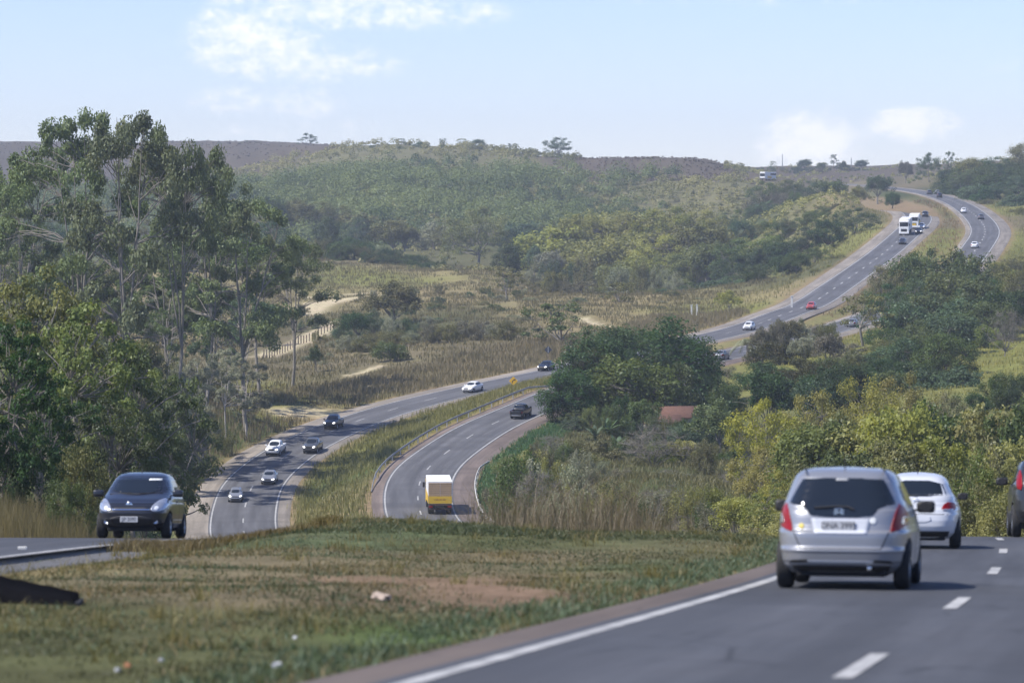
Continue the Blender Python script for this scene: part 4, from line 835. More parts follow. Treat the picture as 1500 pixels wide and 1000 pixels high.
for px, py, D in [(872, 650, 455), (890, 640, 462), (905, 655, 450), (1068, 618, 440)]:
    q = at(px, py, D); e = tag(empty('banana_plant', (q[0], D, gz(q[0], D)), random.uniform(0, 6), (1.1, 1.1, random.uniform(.9, 1.3))), 'big leaved banana plant in the garden in front of the tiled roof', 'banana plant', 'banana plants near the house')
    link('stem', bst, e); link('leaves', ban, e)

# --- masses nobody could count: scrub on the far hill, grass
def scrub_mass(name, n, sampler, hr, leafm, seed, per=46, leaf=.8, label=None):
    rng = np.random.default_rng(seed); XY = sampler(rng, n); n = len(XY); z = ground(XY[:, 0], XY[:, 1])
    h = rng.uniform(hr[0], hr[1], n) * (.6 + .8 * fbm(XY[:, 0] / 40, XY[:, 1] / 60, seed)); w_ = h * rng.uniform(.5, .8, n)
    d = rng.normal(0, 1, (n, per, 3)); d /= np.linalg.norm(d, axis=2)[..., None]; d[..., 2] = np.abs(d[..., 2]) * 1.3 - .3
    rr = rng.uniform(.45, 1, (n, per))[..., None]
    Cn = np.stack([XY[:, 0], XY[:, 1], z + h * .45], -1)[:, None] + d * rr * np.stack([w_, w_, h * .55], -1)[:, None]
    V, Q = leaf_quads(Cn.reshape(-1, 3), d.reshape(-1, 3), leaf, rng, .8, .6, .6)
    tint = np.clip(np.repeat(.75 * (fbm(XY[:, 0] / 38, XY[:, 1] / 75, seed + 9) - .5) * 2 + .5 + .5 * (rng.random(n) - .5), per) + .25 * (rng.random(n * per) - .5), 0, 1)
    o = link(name, mesh_np(name, V, Q, [leafm], False, {'tint': ('FACE', tint)})); return tag(o, label, kind='stuff')
def hill_sampler(xr, yr, dens, thr):
    def f(rng, n):
        D = rng.uniform(yr[0], yr[1], n * 3); px = rng.uniform(xr[0], xr[1], n * 3); X = (px - 750) / F * D
        k = (fbm(X / 55, D / 110, dens) * .7 + rng.random(n * 3) * .3) > thr
        oL, _, _ = RL.near(X, D); oR, _, _ = RR.near(X, D); k &= (np.abs(oL) > 16) & (np.abs(oR) > 16)
        pl = (px < 470) & (D > 2050); k &= ~pl
        br = (px > 850) & (px < 1060) & (D > 1640 + 300 * (fbm(X / 30, D / 60, 3) - .5)); k &= ~br
        return np.column_stack([X, D])[k][:n]
    return f
scrub_mass('hillside_scrub', 2900, hill_sampler((-120, 1100), (1330, 1990), 31, .43), (1.4, 4.6), LM['hill'], 3, 70, .7, 'scattered olive scrub covering the far hillside')
scrub_mass('hillside_wood', 1500, hill_sampler((-150, 1000), (1250, 1760), 47, .53), (4, 10), LM['hillwood'], 4, 190, .75, 'bluish green wood in the folds of the far hillside')
scrub_mass('plateau_scrub', 500, hill_sampler((1060, 1560), (1350, 2250), 61, .47), (1.0, 3.4), LM['hill'], 6, 36, .7, 'low scrub along the plateau beyond the upper road')

scrub_mass('bank_scrub', 420, hill_sampler((1090, 1330), (930, 1260), 83, .40), (.6, 2.4), LM['hill'], 12, 40, .5, 'olive scrub over the bank inside the upper bend')
scrub_mass('meadow_edge_scrub', 420, hill_sampler((430, 1010), (960, 1270), 81, .5), (.7, 2.2), LM['hill'], 8, 40, .5, 'low olive scrub at the upper edge of the meadow')
scrub_mass('hilltop_grass', 1000, lambda rng, n: np.column_stack([(rng.uniform(830, 1080, n) - 750) / F * 1800, rng.uniform(1600, 1980, n)]), (.35, 1.0), LM['drygrass'], 9, 30, .5, 'dry brown tussock grass on the bare hilltop')
scrub_mass('plateau_grass', 1100, lambda rng, n: np.column_stack([(rng.uniform(-60, 480, n) - 750) / F * 2400, rng.uniform(1950, 2650, n)]), (.3, .9), LM['drygrass'], 10, 26, .6, 'dry brown tussock grass on the left plateau')
def grass(name, XY, hr, wd, c, seed, lean=.25, label=None, per=1, spread=.12, var=.35, dryc=None):
    rng = np.random.default_rng(seed)
    if per > 1: XY = (XY[:, None] + rng.normal(0, spread, (len(XY), per, 2))).reshape(-1, 2)
    n = len(XY); z = ground(XY[:, 0], XY[:, 1]) - .03
    h = rng.uniform(hr[0], hr[1], n) * (.55 + .9 * fbm(XY[:, 0] / 1.7, XY[:, 1] / 3.2, seed)); a = rng.uniform(0, np.pi, n)
    sd_ = np.column_stack([np.cos(a), np.sin(a), np.zeros(n)]) * (wd * rng.uniform(.6, 1.4, n))[:, None]
    ln = rng.normal(0, lean, (n, 3)); ln[:, 2] = 0; B = np.column_stack([XY, z]); up = np.array([0, 0, 1.0])
    m1 = B + (up + ln * .35) * h[:, None] * .55; tp = B + (up * .95 + ln) * h[:, None]
    V = np.stack([B - sd_ * .5, B + sd_ * .5, m1 + sd_ * .4, m1 - sd_ * .4, tp], 1).reshape(-1, 3)
    i0 = np.arange(n)[:, None] * 5
    Q = np.concatenate([i0 + np.array([0, 1, 2, 3]), i0 + np.array([3, 2, 4, 4])])
    # tip as triangle: build with triangles instead of a degenerate quad
    Tq = np.concatenate([i0 + np.array([0, 1, 2]), i0 + np.array([0, 2, 3]), i0 + np.array([3, 2, 4])])
    tint = np.clip(.5 * fbm(XY[:, 0] / 3.0, XY[:, 1] / 7.0, seed + 3) + .5 * rng.random(n), 0, 1)
    me = mesh_np(name, V, Tq, [leaf_mat(name + '_blades', c, var, .3, dry=dryc)], False, {'tint': ('FACE', np.tile(tint, 3))})
    return tag(link(name, me), label, kind='stuff')
def field(rng, n, x0, x1, y0, y1, cond, power=1.0):
    """points in a world rectangle (thinning with distance), kept where cond(X, D, offL, offR) holds"""
    D = y0 + (y1 - y0) * rng.random(n) ** power; X = rng.uniform(x0, x1, n)
    oL, _, _ = RL.near(X, D); oR, _, _ = RR.near(X, D)
    k = cond(X, D, oL, oR); return np.column_stack([X, D])[k]
def offroad(m):
    return lambda X, D, oL, oR: (((oL > half(D) + shL(D)[1] + m) | (oL < -half(D) - shL(D)[0] - m)) & ((oR > half(D) + shR(D)[1] + m) | (oR < -half(D) - shR(D)[0] - m)))
def median(m): return lambda X, D, oL, oR: (oL > half(D) + shL(D)[1] + m) & (oR < -half(D) - shR(D)[0] - m)
rg = np.random.default_rng(11)
def off_track(X, D):
    k = np.ones(len(X), bool)
    for P, tw in TRK:
        s = np.where((D > P[:, 1].min() - 25) & (D < P[:, 1].max() + 25))[0]
        d = np.sqrt(((X[s, None] - P[None, :, 0]) ** 2 + (D[s, None] - P[None, :, 1]) ** 2).min(1)); k[s[d < tw * 1.6 + 1.0]] = False
    return k
def soil_gap(XY, keep=.0):
    """bare red patch in the foreground median"""
    c = cover(XY[:, 0], XY[:, 1]); red = smooth(1.30, 1.42, c[:, 0] / c[:, 1]) * (c[:, 0] < .26); bare = smooth(.60, .68, fbm(XY[:, 0] / 1.3, XY[:, 1] / 3.0, 91)) * .8
    return XY[rg.random(len(XY)) > np.maximum(red * .92, bare)]
cond_m = median(.15)
def patchy(seed, lo): return lambda X, D, oL, oR: cond_m(X, D, oL, oR) & (fbm(X / 1.6, D / 4.0, seed) + .25 * (rg.random(len(X)) - .5) > lo)
grass('median_grass', soil_gap(field(rg, 90000, -13, 12, 24, 98, cond_m, 1.6)), (.03, .085), .016, (.085, .092, .042), 1, .5, 'short olive grass over the median in the foreground', 3, .07, .5, (.16, .125, .07))
grass('median_green_tufts', soil_gap(field(rg, 34000, -13, 12, 24, 98, patchy(4, .54), 1.3)), (.035, .10), .02, (.065, .105, .058), 2, .45, 'bluish green grass tufts on the median', 3, .07)
grass('median_straw_grass', soil_gap(field(rg, 30000, -13, 12, 26, 98, patchy(14, .56))), (.05, .15), .014, (.185, .145, .08), 3, .4, 'dry straw coloured grass on the median', 3, .09)
edge_c = lambda X, D, oL, oR: cond_m(X, D, oL, oR) & (oR > -half(D) - shR(D)[0] - 1.1 - .8 * fbm(X, D / 4, 2))
grass('verge_grass', field(rg, 42000, -8, 12, 24, 96, edge_c), (.05, .15), .02, (.115, .15, .10), 5, .4, 'blue green grass along the edge of the near road', 4, .06)
wc = field(rg, 380, -12, 9, 25, 100, patchy(33, .45)); nw = rg.integers(14, 60, len(wc)); WX = np.repeat(wc, nw, 0) + rg.normal(0, 1, (nw.sum(), 2)) * np.repeat(rg.uniform(.05, .22, len(wc)), nw)[:, None] * np.array([1, 1.6])
WX = WX[cond_m(WX[:, 0], WX[:, 1], RL.near(WX[:, 0], WX[:, 1])[0], RR.near(WX[:, 0], WX[:, 1])[0])]
grass('median_weeds', WX, (.08, .30), .012, (.16, .135, .065), 35, .55, 'taller weeds and seed heads standing out of the median grass', 1, dryc=(.30, .24, .14))
# crest of the median: denser taller clumps
grass('crest_grass', field(rg, 22000, -9, 9, 80, 112, patchy(24, .38)), (.05, .13), .025, (.075, .09, .045), 6, .4, 'grass on the brow of the median', 3, .1, dryc=(.24, .17, .08))
straw = (.255, .195, .105)
tallc = lambda X, D, oL, oR: offroad(.6)(X, D, oL, oR) & (oR < 0)
grass('tall_dry_grass', field(rg, 3200, -2, 12, 95, 200, lambda X, D, oL, oR: (oR < -half(D) - 1.0) & (X > -1 + 2.0 * (fbm(X, D / 9, 6) - .5)) & (rg.random(len(X)) < smooth(.046, .028, X / D) * smooth(.35, .6, fbm(X / 2, D / 6, 44) + .12))), (.6, 1.7), .012, (.165, .135, .09), 7, .6, 'tall brown grass beyond the brow of the median', 12, .35)
grass('verge_tall_grass', field(rg, 16000, -30, -12, 95, 190, lambda X, D, oL, oR: oL < -half(D) - shL(D)[0] - .7), (.5, 1.35), .014, (.175, .15, .085), 8, .18, 'tall straw grass on the verge left of the black hatchback', 4, .2)
grass('bend_median_grass', field(rg, 34000, -40, 14, 370, 600, median(.7)), (.4, 1.0), .07, (.20, .20, .075), 9, .25, 'yellow green grass on the slope between the two roads at the bend', 4, .35, .45)
grass('bend_verge_grass', field(rg, 52000, -50, 45, 430, 740, lambda X, D, oL, oR: (oL < -half(D) - shL(D)[0] - .8) & (oL > -26) & off_track(X, D)), (.5, 1.25), .08, (.18, .155, .095), 10, .2, 'tall brown grass above the road at the bend', 4, .4, .45, (.17, .19, .06))
grass('meadow_grass', field(rg, 56000, -75, 60, 540, 1120, lambda X, D, oL, oR: (oL < -20) & (fbm(X / 9, D / 20, 71) > .35) & off_track(X, D)), (.4, .9), .11, (.205, .182, .10), 12, .2, 'pale straw grass across the meadow', 3, .5, .4)
grass('hollow_grass', field(rg, 40000, -10, 45, 250, 500, lambda X, D, oL, oR: (oR > half(D) + shR(D)[1] + 4.5)), (.25, .75), .06, (.175, .168, .078), 13, .45, 'rank brown green grass in the hollow right of the lower road', 4, .35, .5, (.16, .2, .06))
grass('bank_grass', field(rg, 30000, -8, 12, 370, 500, lambda X, D, oL, oR: (oR > half(D) + shR(D)[1] + .6) & (oR < half(D) + shR(D)[1] + 7)), (.25, .6), .07, (.095, .175, .08), 14, .3, 'fresh green ground cover on the bank right of the lower road', 4, .3)
grass('clearing_grass', field(rg, 22000, 40, 130, 480, 900, lambda X, D, oL, oR: (oR > half(D) + shR(D)[1] + 1.0)), (.3, .7), .1, (.25, .23, .09), 15, .22, 'yellowish grass in the clearing on the right', 3, .4)
grass('upper_median_grass', field(rg, 12000, 60, 150, 700, 1250, median(1.2)), (.4, .9), .13, (.215, .155, .085), 16, .2, 'brown grass between the two roads on the far climb', 3, .5)
grass('upper_verge_grass', field(rg, 26000, 30, 230, 700, 1500, lambda X, D, oL, oR: ((oL < -half(D) - 4.5) & (oL > -22)) | ((oR > half(D) + 4.5) & (oR < 24))), (.4, 1.0), .14, (.20, .19, .075), 17, .2, 'yellow green grass along the far climb', 3, .5)
# ================================================================== vehicles
def paint(name, c, metal=.0, rough=.32): return mat(name, c, rough, metal, .6)
P_silver = paint('paint_silver', (.30, .31, .335), .45, .36); P_black = paint('paint_black', (.012, .013, .018)); P_white = paint('paint_white', (.72, .73, .74)); P_white2 = paint('paint_offwhite', (.54, .56, .60))
P_grey = paint('paint_grey', (.10, .105, .115), .3); P_dark = paint('paint_dark_blue', (.022, .028, .042)); P_red = paint('paint_red', (.42, .06, .05)); P_graph = paint('paint_graphite', (.03, .031, .034), .3)
M_glass = mat('window_glass', (.012, .016, .02), .06, spec=.8); M_black = mat('black_plastic', (.018, .018, .02), .55); M_tyre = mat('tyre_rubber', (.02, .02, .021), .85, noise=.3, nscale=20)
M_rim = mat('wheel_alloy', (.45, .46, .48), .35, .7); M_chrome = mat('chrome', (.75, .77, .8), .12, 1.0); M_red = mat('red_lens', (.24, .004, .007), .35, spec=.3); M_clear = mat('clear_lens', (.50, .52, .56), .16, .55, coat=1.0)
M_amber = mat('amber_lens', (.6, .22, .04), .25); M_plate = mat('plate_grey', (.42, .43, .45), .5); M_ink = mat('plate_ink', (.04, .04, .045), .6); M_under = mat('underbody', (.012, .012, .013), .9); M_brlens = mat('bright_lens', (.9, .92, .95), .1, .2, coat=1.0)
M_lit = mat('lit_headlamp', (.9, .92, .95), .2, emit=(1, .98, .92, 1.6))
M_sheet = mat('white_paper', (.66, .68, .68), .6); M_yel = mat('yellow_sticker', (.62, .50, .12), .5)

def poly_patch(poly, n=14):
    """clip a polygon (closed list of 2-D points, each horizontal line crossing it twice) into a small grid"""
    P = np.array(poly, float); b0, b1 = P[:, 1].min() + 1e-4, P[:, 1].max() - 1e-4
    rows_ = []
    for z in np.linspace(b0, b1, n):
        xs = []
        for i in range(len(P)):
            a, b = P[i], P[(i + 1) % len(P)]
            if (a[1] - z) * (b[1] - z) < 0: xs.append(a[0] + (b[0] - a[0]) * (z - a[1]) / (b[1] - a[1]))
        rows_.append(np.column_stack([np.linspace(min(xs), max(xs), n), np.full(n, z)]))
    return np.array(rows_)
def chaikin(poly, it=2):
    P = np.array(poly, float)
    for _ in range(it): P = np.stack([.75 * P + .25 * np.roll(P, -1, 0), .25 * P + .75 * np.roll(P, -1, 0)], 1).reshape(-1, 2)
    return P
class Shell:
    def __init__(s, bvh): s.b = bvh
    def hit(s, view, u, v):
        if view == 'rear': o, d = Vector((-6, -u, v)), Vector((1, 0, 0))
        elif view == 'front': o, d = Vector((6, u, v)), Vector((-1, 0, 0))
        elif view == 'left': o, d = Vector((u, 4, v)), Vector((0, -1, 0))
        elif view == 'right': o, d = Vector((u, -4, v)), Vector((0, 1, 0))
        else: o, d = Vector((u, v, 5)), Vector((0, 0, -1))
        h = s.b.ray_cast(o, d)
        return (h[0], h[1], d) if h[0] is not None else (None, None, d)
    def patch(s, view, poly, off=.006, rnd=2, n=14):
        if poly[0][1] < 1.02 and len(poly) > 8: n = 36
        G = poly_patch(chaikin(poly, rnd) if rnd else poly, n); V = np.zeros((n, n, 3)); last = None
        for i in range(n):
            for j in range(n):
                p, nn, d = s.hit(view, *G[i, j])
                if p is None: p, nn = last if last else (Vector((0, 0, 0)), -d)
                last = (p, nn); V[i, j] = p - d * off
        back = V.copy(); d = np.array(d); back += d * (off + .012)
        ii = np.arange(n * n).reshape(n, n); q = [np.stack([ii[:-1, :-1], ii[:-1, 1:], ii[1:, 1:], ii[1:, :-1]], -1).reshape(-1, 4)]
        ring = np.concatenate([ii[0, :], ii[1:, -1], ii[-1, -2::-1], ii[-2:0:-1, 0]]); r2 = np.roll(ring, -1); o2 = n * n
        q.append(np.stack([ring, ring + o2, r2 + o2, r2], -1))
        me = mesh_np('patch', np.vstack([V.reshape(-1, 3), back.reshape(-1, 3)]), np.vstack(q)); bm = bmesh.new(); bm.from_mesh(me); bmesh.ops.recalc_face_normals(bm, faces=bm.faces)
        bm.to_mesh(me); bm.free(); me.polygons.foreach_set('use_smooth', np.ones(len(me.polygons), bool)); return me

def car_body(pf, pr, wd, wheels, wr, ex=(5.0, 4.2), cut=None):
    z0 = max(pf[0][0], pr[0][0]); zt = pf[-1][0]
    zs = np.unique(np.concatenate([np.linspace(z0, zt, 46), [a[0] for a in pf], [a[0] for a in pr], [a[0] for a in wd]])); zs = zs[(zs >= z0) & (zs <= zt)]
    f = np.interp(zs, *np.array(pf).T); r = np.interp(zs, *np.array(pr).T); w_ = np.interp(zs, *np.array(wd).T)
    for a in (f, r, w_):
        k = a.copy(); k[1:-1] = .25 * a[:-2] + .5 * a[1:-1] + .25 * a[2:]; a[:] = k
    N = 80; th = np.linspace(0, 2 * np.pi, N, endpoint=False); c, s_ = np.cos(th), np.sin(th)
    V = []
    for z, xf, xr, hw in zip(zs, f, r, w_):
        e = np.interp(z, [z0, zt * .62, zt], [ex[0], ex[0], ex[1]])
        V.append(np.column_stack([(xf + xr) / 2 + (xf - xr) / 2 * np.sign(c) * np.abs(c) ** (2 / e), hw * np.sign(s_) * np.abs(s_) ** (2 / e), np.full(N, z)]))
    V = np.vstack(V); ii = np.arange(len(zs) * N).reshape(len(zs), N); jj = np.roll(ii, -1, 1)
    Q = np.stack([ii[:-1], jj[:-1], jj[1:], ii[1:]], -1).reshape(-1, 4)
    me = mesh_np('body', V, Q, [], True); bm = bmesh.new(); bm.from_mesh(me); bm.verts.ensure_lookup_table()
    bm.faces.new([bm.verts[i] for i in ii[0]][::-1]); tf = bm.faces.new([bm.verts[i] for i in ii[-1]]); tf.smooth = True
    bmesh.ops.recalc_face_normals(bm, faces=bm.faces); bm.to_mesh(me); bm.free()
    o = bpy.data.objects.new('tmp', me); col.objects.link(o); cs = []
    def cutter(bmc):
        m2 = bpy.data.meshes.new('cut'); bmc.to_mesh(m2); bmc.free(); c_ = bpy.data.objects.new('cut', m2); col.objects.link(c_); cs.append(c_)
        md = o.modifiers.new('b', 'BOOLEAN'); md.operation = 'DIFFERENCE'; md.object = c_; md.solver = 'EXACT'
    for x in wheels:
        b = bmesh.new(); bmesh.ops.create_cone(b, cap_ends=True, segments=36, radius1=wr * 1.14, radius2=wr * 1.14, depth=4, matrix=Matrix.Translation((x, 0, wr * 1.02)) @ Matrix.Rotation(math.pi / 2, 4, 'X')); cutter(b)
    if cut:
        b = bmesh.new(); bmesh.ops.create_cube(b, size=1, matrix=Matrix.Translation(cut[0]) @ Matrix.Diagonal((*cut[1], 1))); cutter(b)
    dg = bpy.context.evaluated_depsgraph_get(); res = bpy.data.meshes.new_from_object(o.evaluated_get(dg)); res.materials.clear()
    for x in cs + [o]: bpy.data.objects.remove(x)
    bm = bmesh.new(); bm.from_mesh(res); sh = Shell(BVHTree.FromBMesh(bm)); bm.free()
    return res, sh

def lathe(prof, seg, axis='y'):
    """prof: list of (radius, y)"""
    P = np.array(prof, float); th = np.linspace(0, 2 * np.pi, seg, endpoint=False)
    V = np.stack([P[:, None, 0] * np.cos(th), np.repeat(P[:, 1:2], seg, 1), P[:, None, 0] * np.sin(th)], -1).reshape(-1, 3)
    ii = np.arange(len(P) * seg).reshape(len(P), seg); jj = np.roll(ii, -1, 1)
    return V, np.stack([ii[:-1], jj[:-1], jj[1:], ii[1:]], -1).reshape(-1, 4)
def bm_obj(name, bm, m, parent, smooth_=False, mats=None):
    bmesh.ops.recalc_face_normals(bm, faces=bm.faces)
    me = bpy.data.meshes.new(name); bm.to_mesh(me); bm.free(); me.materials.append(m)
    if smooth_: me.polygons.foreach_set('use_smooth', np.ones(len(me.polygons), bool))
    return link(name, me, parent)
def add_box(bm, c, s, bev=0.0, rot=None):
    M_ = Matrix.Translation(c) @ (rot if rot is not None else Matrix.Identity(4)) @ Matrix.Diagonal((s[0], s[1], s[2], 1))
    r = bmesh.ops.create_cube(bm, size=1, matrix=M_)
    if bev: bmesh.ops.bevel(bm, geom=list({e for v in r['verts'] for e in v.link_edges}), offset=bev, segments=3, affect='EDGES', profile=.6)
def box(name, c, s, m, parent, bev=.01, rot=None, sm=False):
    bm = bmesh.new(); add_box(bm, c, s, bev, rot); return bm_obj(name, bm, m, parent, sm)
def wheel_meshes(R, wdt, m_rim=None):
    w2 = wdt / 2
    V, Q = lathe([(R * .62, -w2), (R * .9, -w2), (R * .98, -w2 * .8), (R, -w2 * .5), (R, w2 * .5), (R * .98, w2 * .8), (R * .9, w2), (R * .62, w2)], 32)
    ty = mesh_np('tyre', V, Q, [M_tyre], True)
    A_ = Acc(); A_.add(lathe([(R * .64, w2 * .9), (R * .6, w2 * .95), (R * .57, w2 * .55), (R * .5, w2 * .35), (.001, w2 * .4)], 28), 1); A_.add(lathe([(R * .64, w2 * .92), (R * .64, -w2 * .92)], 28), 0); A_.add(lathe([(R * .64, w2 * .93), (R * .55, w2 * .9), (R * .55, w2 * .7)], 28), 0); A_.add(lathe([(R * .64, -w2 * .8), (.001, -w2 * .8)], 28), 1)
    for k in range(5):
        a = k * 2 * math.pi / 5; d = np.array([math.cos(a), 0, math.sin(a)]); p_ = np.array([-math.sin(a), 0, math.cos(a)])
        V = [d * r_ + p_ * sg * h_ + np.array([0, y_, 0]) for y_ in (w2 * .45, w2 * .85) for r_, h_ in ((R * .08, R * .11), (R * .6, R * .07)) for sg in (-1, 1)]
        A_.add((np.array(V), np.array([(4, 5, 7, 6), (0, 2, 3, 1), (0, 4, 6, 2), (1, 3, 7, 5), (0, 1, 5, 4), (2, 6, 7, 3)])), 0)
    return ty, A_.mesh('rim', [m_rim or M_rim, M_black], False)
def text_mesh(txt, size, depth=.002):
    cu = bpy.data.curves.new('lettering', 'FONT'); cu.body = txt; cu.size = size; cu.extrude = depth; cu.align_x = 'CENTER'; cu.align_y = 'CENTER'; cu.resolution_u = 3
    o = bpy.data.objects.new('tmp', cu); col.objects.link(o); me = bpy.data.meshes.new_from_object(o.evaluated_get(bpy.context.evaluated_depsgraph_get())); bpy.data.objects.remove(o); return me
def face_rot(view):
    """matrix turning text (x right, y up, z towards reader) to a car face"""
    if view == 'rear': return Matrix(((0, 0, -1, 0), (-1, 0, 0, 0), (0, 1, 0, 0), (0, 0, 0, 1)))
    if view == 'front': return Matrix(((0, 0, 1, 0), (1, 0, 0, 0), (0, 1, 0, 0), (0, 0, 0, 1)))
    return Matrix(((1, 0, 0, 0), (0, 0, -1, 0), (0, 1, 0, 0), (0, 0, 0, 1)))
def plate(root, sh, view, u, v, txt, bold=.001):
    p, n, d = sh.hit(view, u, v); c = p - d * .02
    pl = box('number_plate', c, (.016, .40, .13), M_plate, root, .004)
    me = text_mesh(txt, .098, bold); me.materials.append(M_ink); t_ = link('lettering', me, pl); t_.matrix_local = Matrix.Translation(c - d * .0095) @ face_rot(view) @ Matrix.Diagonal((1.0, 1.12, 1, 1))
    return pl
def mirror(root, x, y, z, m, s=1.0):
    for sg in (-1, 1):
        bm = bmesh.new(); add_box(bm, (x, sg * (y + .12 * s), z), (.13 * s, .22 * s, .145 * s), .05 * s)
        add_box(bm, (x + .02, sg * (y + .01), z - .045), (.05, .1, .03), .008)
        o = bm_obj('side_mirror', bm, m, root, True); V, Q = lathe([(.001, 0), (.058 * s, 0)], 18)
        g_ = link('mirror_glass', mesh_np('mirror_glass', np.column_stack([np.full(len(V), x - .072 * s), sg * (y + .12 * s) + V[:, 0] * 1.35, z + V[:, 2] * 1.0]), Q, [M_black]), o)

def make_car(S):
    root = empty(S['name'], (0, 0, 0)); me, sh = car_body(S['pf'], S['pr'], S['wd'], S['wx'], S['wr'], S.get('ex', (5, 4.2)), S.get('cut'))
    me.materials.append(S['paint']); link('body', me, root)
    wr, tw = S['wr'], S['tw']; ty, ri = wheel_meshes(wr, .2, S.get('rim'))
    xf, xr_ = S['wx']
    bm = bmesh.new(); add_box(bm, ((xf + xr_) / 2, 0, .33), (abs(xf - xr_) + 1.0, tw * 2 - .36, .34), .03); bm_obj('underbody', bm, M_under, root)
    for x in S['wx']:
        for sg in (-1, 1):
            w_ = link('wheel', ty, root); w_.location = (x, sg * (tw - .0), wr); w_.rotation_euler = (0, 0, 0 if sg > 0 else math.pi)
            link('rim', ri, w_)
    for nm, view, poly, m_, off, rnd, sym in S['patches']:
        for sg in ((1, -1) if sym else (1,)):
            pv = view; pp = [(a * sg, b) for a, b in poly] if view in ('rear', 'front') else poly
            if view == 'side': pv = 'left' if sg > 0 else 'right'
            pm = sh.patch(pv, pp, off, rnd); pm.materials.append(m_); link(nm, pm, root)
    for a in S.get('plates', []): plate(root, sh, *a)
    mirror(root, *S['mir'])
    if 'extra' in S: S['extra'](root, sh)
    return root, sh
def on_face(sh, view, u, v, off=.012):
    p, n, d = sh.hit(view, u, v); return p - d * off

ANT = lambda root, x, z, l=.16: box('antenna', (x, 0, z + l / 2), (.016, .016, l), M_black, root, .004, Matrix.Rotation(-.35, 4, 'Y'))
def wiper(root, sh, view, pts):
    P = np.array([on_face(sh, view, a, b, .02) for a, b in pts]); V, Q = tube(P, np.full(len(P), .011), 6); link('wiper', mesh_np('wiper', V, Q, [M_black], True), root)

# ---- silver hatchback seen from behind
def ex_fit(root, sh):
    ANT(root, -1.22, 1.49, .17); wiper(root, sh, 'rear', [(.16, 1.0), (.08, 1.035), (-.05, 1.04), (-.2, 1.03), (-.34, 1.02)])
    c = on_face(sh, 'rear', -.03, .965, .012)       # maker's H badge: frame and letter bars
    bm = bmesh.new(); R0 = face_rot('rear')
    def q(x, y, w, h, r=0): add_box(bm, Vector(c) + (R0 @ Vector((x, y, 0))), (.012, w, h), .003, Matrix.Rotation(r, 4, 'X'))
    q(-.030, 0, .016, .074, .12); q(.030, 0, .016, .074, -.12); q(0, 0, .05, .016); q(0, .043, .10, .010); q(0, -.043, .08, .010); q(-.052, 0, .010, .09, .10); q(.052, 0, .010, .09, -.10)
    bm_obj('badge', bm, M_chrome, root)
    box('exhaust_pipe', (-1.86, -.36, .27), (.14, .06, .05), M_chrome, root, .015)
    for nm, u, v, w, h, m_ in (('yellow_sticker', -.50, .79, .07, .07, M_yel), ('round_sticker', .40, .86, .08, .08, M_sheet)):
        pm = sh.patch('rear', [(u - w / 2, v - h / 2), (u + w / 2, v - h / 2), (u + w / 2, v + h / 2), (u - w / 2, v + h / 2)], .008, 2, 6); pm.materials.append(m_); link(nm, pm, root)
    pm = sh.patch('rear', [(-.09, 1.365), (.07, 1.365), (.06, 1.388), (-.08, 1.388)], .014, 0, 5); pm.materials.append(M_plate); link('brake_light', pm, root)
    for sg in (-1, 1): box('roof_moulding', (-.85, sg * .50, 1.503), (1.3, .022, .012), M_black, root, .004)
M_crease = P_silver
fit_pf = [(.20, 1.78), (.35, 1.93), (.55, 1.95), (.70, 1.90), (.80, 1.72), (.92, 1.38), (1.0, 1.08), (1.1, .86), (1.35, .38), (1.44, .15), (1.49, -.1), (1.522, -.5), (1.535, -.75)]
fit_pr = [(.20, -1.74), (.27, -1.86), (.36, -1.93), (.47, -1.955), (.50, -1.965), (.53, -1.93), (.66, -1.93), (.71, -1.925), (.74, -1.86), (.95, -1.81), (1.05, -1.76), (1.36, -1.56), (1.42, -1.50), (1.47, -1.40), (1.505, -1.22), (1.525, -.95), (1.535, -.85)]
fit_wd = [(.20, .76), (.3, .825), (.5, .845), (.72, .85), (.80, .835), (.95, .815), (1.05, .785), (1.2, .73), (1.36, .665), (1.44, .62), (1.49, .55), (1.52, .42), (1.535, .10)]
SIDE = lambda a, b, z0=1.0, z1=1.38: ('side_window', 'side', a, M_glass, .004, 1, True)
